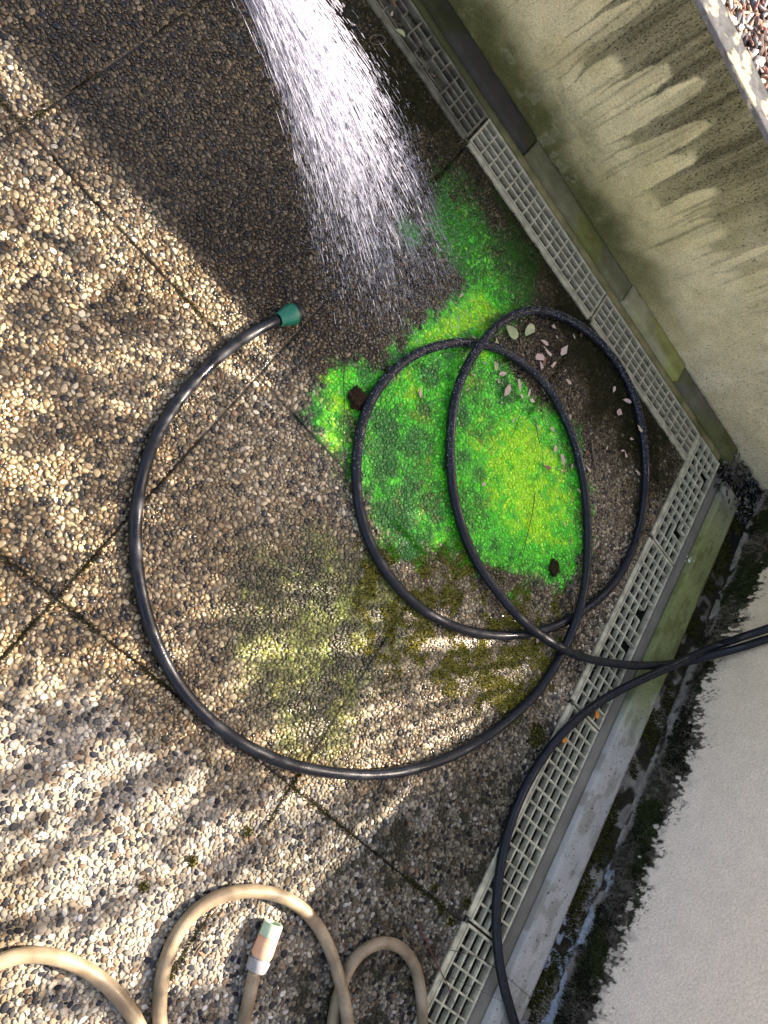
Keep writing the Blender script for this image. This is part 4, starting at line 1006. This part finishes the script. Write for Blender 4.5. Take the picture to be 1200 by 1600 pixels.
for i, (px, py, s, kd, lab) in enumerate(leaves):
    if s == 0: continue
    me_ = LG if kd == 2 else (LB[i % 3] if kd == 1 else LM[(i*5) % 9])
    z = {3: 2*RH+.0015, 4: .003}.get(kd, .0028)
    if lab == 'small pink leaf in the dirt behind the pale kerb': z = .004
    p = at(px, py, z); dist = np.linalg.norm(p-CAM); sc = s*1.05*dist/FPX
    o = bpy.data.objects.new('dry_leaf', me_); COL.objects.link(o); o.location = p; o.scale = (sc*(1.0+.25*random.random()), sc*(.8+.3*random.random()), sc*.8)
    o.rotation_euler = ((random.random()-.5)*.5, (random.random()-.5)*.5, random.random()*6.28)
    meta(o, lab, 'leaf', 'fallen leaf scraps on the paving')

def twig(name, pts, r, m_, label, cat='twig', z=.004):
    A = smooth_path([at(p[0], p[1], z+(p[2] if len(p) > 2 else 0)) for p in pts], .004)
    A[1:-1] += rng.normal(0, .00025, A[1:-1].shape)
    rr = r*(1-.5*np.linspace(0, 1, len(A))); o = tube(name, A, rr, m_, None, 6); return meta(o, label, cat)
twig('stem', [(538, 560), (537, 600), (538, 640), (536, 690), (541, 735), (543, 760)], .0011, M_TWIG, 'long straight brown stem lying across green paving by the left loop', 'stem')
twig('twig', [(836, 770), (832, 800), (822, 845), (810, 895)], .0010, M_TWIG, 'thin dark green curved twig on the brightest green pebbles')
twig('twig', [(925, 690), (927, 712), (934, 740), (938, 750)], .0021, M_TWIGG, 'grey curved twig on mossy pebbles between the two right hose strands')
twig('twig', [(836, 655), (840, 680), (848, 710), (848, 738)], .0008, M_TWIG, 'thin dark twig in bright green beside pink leaf scraps')
twig('twig', [(652, 1440), (668, 1475), (680, 1500), (697, 1535), (704, 1550, .004)], .0016, M_TWIGR, 'dark red twig reaching onto the lowest pale grate')
twig('twig', [(697, 1535), (706, 1560, .002), (718, 1585), (725, 1605)], .0008, M_TWIGR, 'thin wiry twig hanging over the lowest pale grate from the red twig')
twig('stem', [(668, 1487), (684, 1482), (712, 1486, .006), (750, 1497, .008), (780, 1517, .012), (825, 1555, .014), (858, 1584, .012)], .0008, M_TWIG, 'thin wiry stem crossing grate and kerb behind the black hose at the bottom', 'stem')
twig('stem', [(700, 1525, .003), (755, 1550, .005), (787, 1566, .012)], .0006, M_TWIG, 'short wiry stem on the lowest grate, ending on the kerb', 'stem')
twig('twig', [(352, 1420, .0), (325, 1455), (303, 1490), (282, 1520), (262, 1545)], .0012, M_TWIGG, 'thin brown twig crossing the ground inside the beige hose loop')
twig('twig', [(303, 1494), (312, 1482), (320, 1470)], .0026, M_TWIG, 'short thick dark bark scrap inside the beige hose loop')
twig('twig', [(752, 925), (768, 945), (785, 968)], .0009, M_TWIGG, 'pale thin twig on yellow moss inside the hose crossing')
twig('twig', [(812, 650), (805, 672), (795, 690)], .0008, M_TWIG, 'short dark twig left of the brown smudge in the green dye')
tr_ = [at(590+12*math.cos(t), 62+7.5*math.sin(t), .006) for t in np.linspace(0, 2*math.pi, 30)]
meta(tube('wire_ring', np.array(tr_), .0007, M_TWIGG, None, 6, cap=False), 'thin pale ring lying on dark moss right of the water spray', 'ring')

def clod(px, py, rx, label, m_, z=.003, name='clod', cat='clod', hgt=.5, sub=4):
    import bmesh
    bm = bmesh.new(); bmesh.ops.create_icosphere(bm, subdivisions=sub, radius=1)
    p = at(px, py, z); dist = np.linalg.norm(p-CAM); s = rx*dist/FPX
    for v in bm.verts:
        k = 1+.9*(mnoise.noise(v.co*1.7+Vector((px, py, 0)))*.4+mnoise.noise(v.co*5+Vector((py, px, 0)))*.28+mnoise.noise(v.co*12)*.12)
        v.co = Vector((v.co.x*k*s*.75, v.co.y*k*s, v.co.z*k*s*hgt))
    me = bpy.data.meshes.new(name); bm.to_mesh(me); bm.free()
    o = link(name, me, m_, smooth=False); o.location = p; o.rotation_euler = (0, 0, .6); return meta(o, label, cat)
M_CLOD = mat('dark earth', (.030, .018, .010), .85, .0015, 400, .5, 250, spec=.1)
M_CLODM = mat('mossy earth', (.06, .055, .012), .9, .0015, 400, .5, 250)
clod(557, 623, 18, 'dark brown earth clod on green dye left of the left hose loop', M_CLOD)
clod(866, 887, 12, 'small dark clod at the lower end of the bright green dye', M_CLOD)
# petals
def petal(px, py, a, label):
    b = MB(); V = []; n = 12
    for s in (1, .5):
        for i in range(n):
            t = 2*math.pi*i/n; V.append((s*.0085*math.cos(t)*(1+.15*math.sin(3*t)), s*.0065*math.sin(t), .003*(s**2)+.001*math.sin(2*t)))
    V.append((0, 0, 0)); F = [(i, (i+1) % n, n+(i+1) % n, n+i) for i in range(n)]+[(n+i, n+(i+1) % n, 2*n) for i in range(n)]
    b.add(V, F)
    b.add([(.005, -.001, .0015), (.016, -.0008, .001), (.016, .0008, .001), (.005, .001, .0015), (.005, -.001, .0005), (.016, -.0008, .0), (.016, .0008, .0), (.005, .001, .0005)], [(0, 1, 2, 3), (7, 6, 5, 4), (0, 4, 5, 1), (1, 5, 6, 2), (2, 6, 7, 3), (3, 7, 4, 0)])
    o = b.build('petal', M_ORANGE, smooth=True); md = o.modifiers.new('thick', 'SOLIDIFY'); md.thickness = .0006
    o.location = at(px, py, .0045); o.rotation_euler = (0, .1, a); return meta(o, label, 'petal', 'orange petals on the grates')
petal(932, 1117, 2.4, 'upper orange petal, on the grate joint under the black hose')
petal(880, 1156, .2, 'lower orange petal, on the edge of the grate left of the joint')
# bird dropping
b = MB()
for k in range(9):
    c = at(1078+random.uniform(-8, 9), 873+random.uniform(-5, 5), .0128); r_ = random.uniform(.0015, .0038); n = 9
    V = [(c[0]+r_*math.cos(t)*(.8+.4*random.random()), c[1]+r_*math.sin(t)*(.8+.4*random.random()), c[2]-.001) for t in np.arange(n)*2*math.pi/n]+[(c[0], c[1], c[2]+.0008+.0003*k)]
    b.add(V, [(i, (i+1) % n, n) for i in range(n)])
meta(b.build('bird_dropping', M_WHITE), 'small chalky white bird dropping on the green part of the pale kerb', 'bird dropping')

# ------------------------------------------------------------------ out of the frame: what casts the shade
def ground_to(px, py, h):
    p = at(px, py); return np.array([p[0]+SUN_H[0]*COT*h, p[1]+SUN_H[1]*COT*h, h])
CZ = 1.30; dx, dy = SUN_H*COT*CZ
cp = MB(); cp.box(-1.5+dx, 3.4, .556+dy+.05*SUN_H[1]*COT, 1.205+dy, CZ, CZ+.05)  # added slab, sized to cast the wedge of shade and hold back sky
meta(cp.build('shade_slab', M_CONC), 'narrow concrete canopy added out of view above the bed to cast the shade band', 'shade_slab')
nb_ = MB(); nb_.box(3.402, 4.2, 1.6, 3.6, -.08, 2.6); meta(nb_.build('neighbour_house', M_CONC), 'plain rendered house beyond the walls carrying the canopy, outside the photo', 'house')

# tree: clusters of leaves over the beds; its shade dapples the terrace
# dapples
tree = empty('tree', (4.7, 3.5, -.08), 'broadleaf tree behind the walls, outside the photo, dappling the terrace', 'tree')
# (px, py, rx, ry, angle deg, density)  patches of dappled shade on the terrace
SH = [(110, 385, 60, 22, 25, .5), (240, 400, 45, 22, 20, .5), (60, 470, 50, 18, 10, .45), (200, 500, 90, 26, 20, .5), (60, 560, 60, 22, -15, .5), (170, 600, 80, 20, -10, .45), (300, 540, 45, 18, -20, .5), (70, 680, 60, 22, -20, .5), (160, 760, 60, 22, -25, .5),
      (350, 700, 60, 26, -30, .85), (420, 640, 60, 24, -30, .8), (500, 620, 45, 26, 40, .9), (450, 560, 45, 20, 45, .8), (330, 790, 70, 26, -20, .8), (430, 800, 70, 36, 10, .95), (520, 840, 60, 40, 30, .95), (480, 720, 50, 26, 30, .8), (290, 880, 50, 24, -30, .8),
      (400, 900, 60, 26, -30, .7), (560, 930, 30, 50, 0, .6), (350, 1000, 60, 26, -35, .75), (480, 980, 40, 30, -30, .55), (540, 1080, 24, 60, 15, .6), (600, 800, 40, 60, 0, .9),
      (60, 900, 60, 22, -25, .6), (190, 960, 60, 26, -30, .6), (110, 1000, 60, 20, -25, .55), (260, 1090, 70, 24, -35, .65), (130, 1130, 110, 22, -25, .65), (330, 1160, 90, 22, -35, .6), (40, 1210, 70, 16, -20, .55), (220, 1220, 110, 20, -35, .55), (400, 1230, 60, 20, -40, .6),
      (90, 1330, 70, 14, -35, .45), (280, 1300, 80, 18, -40, .5), (60, 1440, 60, 14, -15, .45), (180, 1420, 80, 16, -30, .5), (320, 1380, 40, 14, -40, .4), (130, 1560, 90, 24, 5, .6), (400, 1330, 70, 16, -35, .4), (570, 1240, 50, 20, -20, .6), (640, 1190, 40, 26, 30, .5), (500, 1300, 50, 14, -30, .4),
      (660, 930, 40, 26, 20, .7), (720, 960, 40, 20, 30, .4), (610, 1000, 24, 30, 0, .5), (680, 1050, 40, 18, -30, .4), (640, 1110, 40, 14, -20, .4), (300, 1580, 60, 30, 0, .9), (230, 1510, 20, 20, 0, .3), (740, 880, 50, 30, 30, .9), (860, 960, 60, 40, 30, .9), (690, 880, 60, 26, 20, .8),
      (0, 330, 40, 16, 30, .5), (330, 470, 30, 16, 40, .5), (410, 1100, 50, 16, -30, .35), (20, 820, 40, 16, -20, .4), (430, 520, 30, 14, 20, .5)]
srnd = random.Random(21)
for k in range(90): SH.append((srnd.uniform(-20, 400), srnd.uniform(330, 1010), srnd.uniform(12, 26), srnd.uniform(9, 16), srnd.uniform(-50, 30), .72))
for k in range(60): SH.append((srnd.uniform(300, 620), srnd.uniform(600, 940), srnd.uniform(12, 30), srnd.uniform(10, 20), srnd.uniform(-80, 80), .8))
for k in range(24): SH.append((srnd.uniform(0, 560), srnd.uniform(1010, 1300), srnd.uniform(20, 50), srnd.uniform(7, 12), srnd.uniform(-45, -20), .55))
for k in range(14): SH.append((srnd.uniform(560, 800), srnd.uniform(880, 1120), srnd.uniform(12, 28), srnd.uniform(8, 12), srnd.uniform(-45, 20), .55))
SH = [b_ for b_ in SH if not (at(b_[0], b_[1])[1] > .43 and b_[0] < 400)]
V = []; F = []; cen = []
for (px, py, rx, ry, ang_, dens) in SH:
    h = random.uniform(1.5, 2.3) if rx > 36 else random.uniform(1.22, 1.5); ca_, sa_ = math.cos(math.radians(ang_)), math.sin(math.radians(ang_))
    nl = int(rx*ry*math.pi*dens/300*(4.4 if dens >= .7 else 3.2))+2
    cen.append(ground_to(px, py, h))
    for k in range(nl):
        a = random.random()*6.283; q = random.random()**.55
        u_, v_ = rx*q*math.cos(a), ry*q*math.sin(a)
        hh = h+random.uniform(-.1, .1)
        p = ground_to(px+u_*ca_-v_*sa_, py+u_*sa_+v_*ca_, hh)
        s = random.uniform(.013, .026); rot = Matrix.Rotation(random.random()*6.28, 3, 'Z') @ Matrix.Rotation(random.uniform(-.9, .9), 3, 'X') @ Matrix.Rotation(random.uniform(-.9, .9), 3, 'Y')
        b_ = len(V)
        for x, y, z in ((-1, 0, 0), (-.3, .48, .08), (.4, .42, .05), (1, 0, -.1), (.4, -.42, .05), (-.3, -.48, .08)): V.append(tuple(Vector(p)+rot@Vector((x*s, y*s, z*s))))
        F += [(b_, b_+1, b_+2, b_+3), (b_, b_+3, b_+4, b_+5)]
# more of the crown away from the light paths
me = bpy.data.meshes.new('crown'); me.from_pydata(V, [], F); me.update(); link('crown', me, M_FOL, tree, False)
tb = []
top = np.array([4.7, 3.5, 3.4])
tube('trunk', smooth_path([(4.7, 3.5, -.1), (4.72, 3.52, 1.2), (4.66, 3.5, 2.6), tuple(top)], .1), np.linspace(.11, .06, len(smooth_path([(4.7, 3.5, -.1), (4.72, 3.52, 1.2), (4.66, 3.5, 2.6), tuple(top)], .1))), M_WOODC, tree, 10)
BV = MB()
cen = np.array(cen)
for c in cen:
    mid = (top+c)/2+np.array([0, 0, .25]); pts = [top*(1-t)**2+2*mid*t*(1-t)+c*t*t for t in np.linspace(0, 1, 9)]
    for a_, b2 in zip(pts[:-1], pts[1:]):
        d = b2-a_; d /= np.linalg.norm(d); uu = np.cross(d, [0, 0, 1.0]); uu /= np.linalg.norm(uu)+1e-9; ww = np.cross(uu, d); r_ = .004
        BV.add([a_+r_*uu, a_-r_*.5*uu+r_*ww*.87, a_-r_*.5*uu-r_*ww*.87, b2+r_*uu, b2-r_*.5*uu+r_*ww*.87, b2-r_*.5*uu-r_*ww*.87], [(0, 1, 4, 3), (1, 2, 5, 4), (2, 0, 3, 5)])
BV.build('branches', M_WOODC, tree)
print('done build')
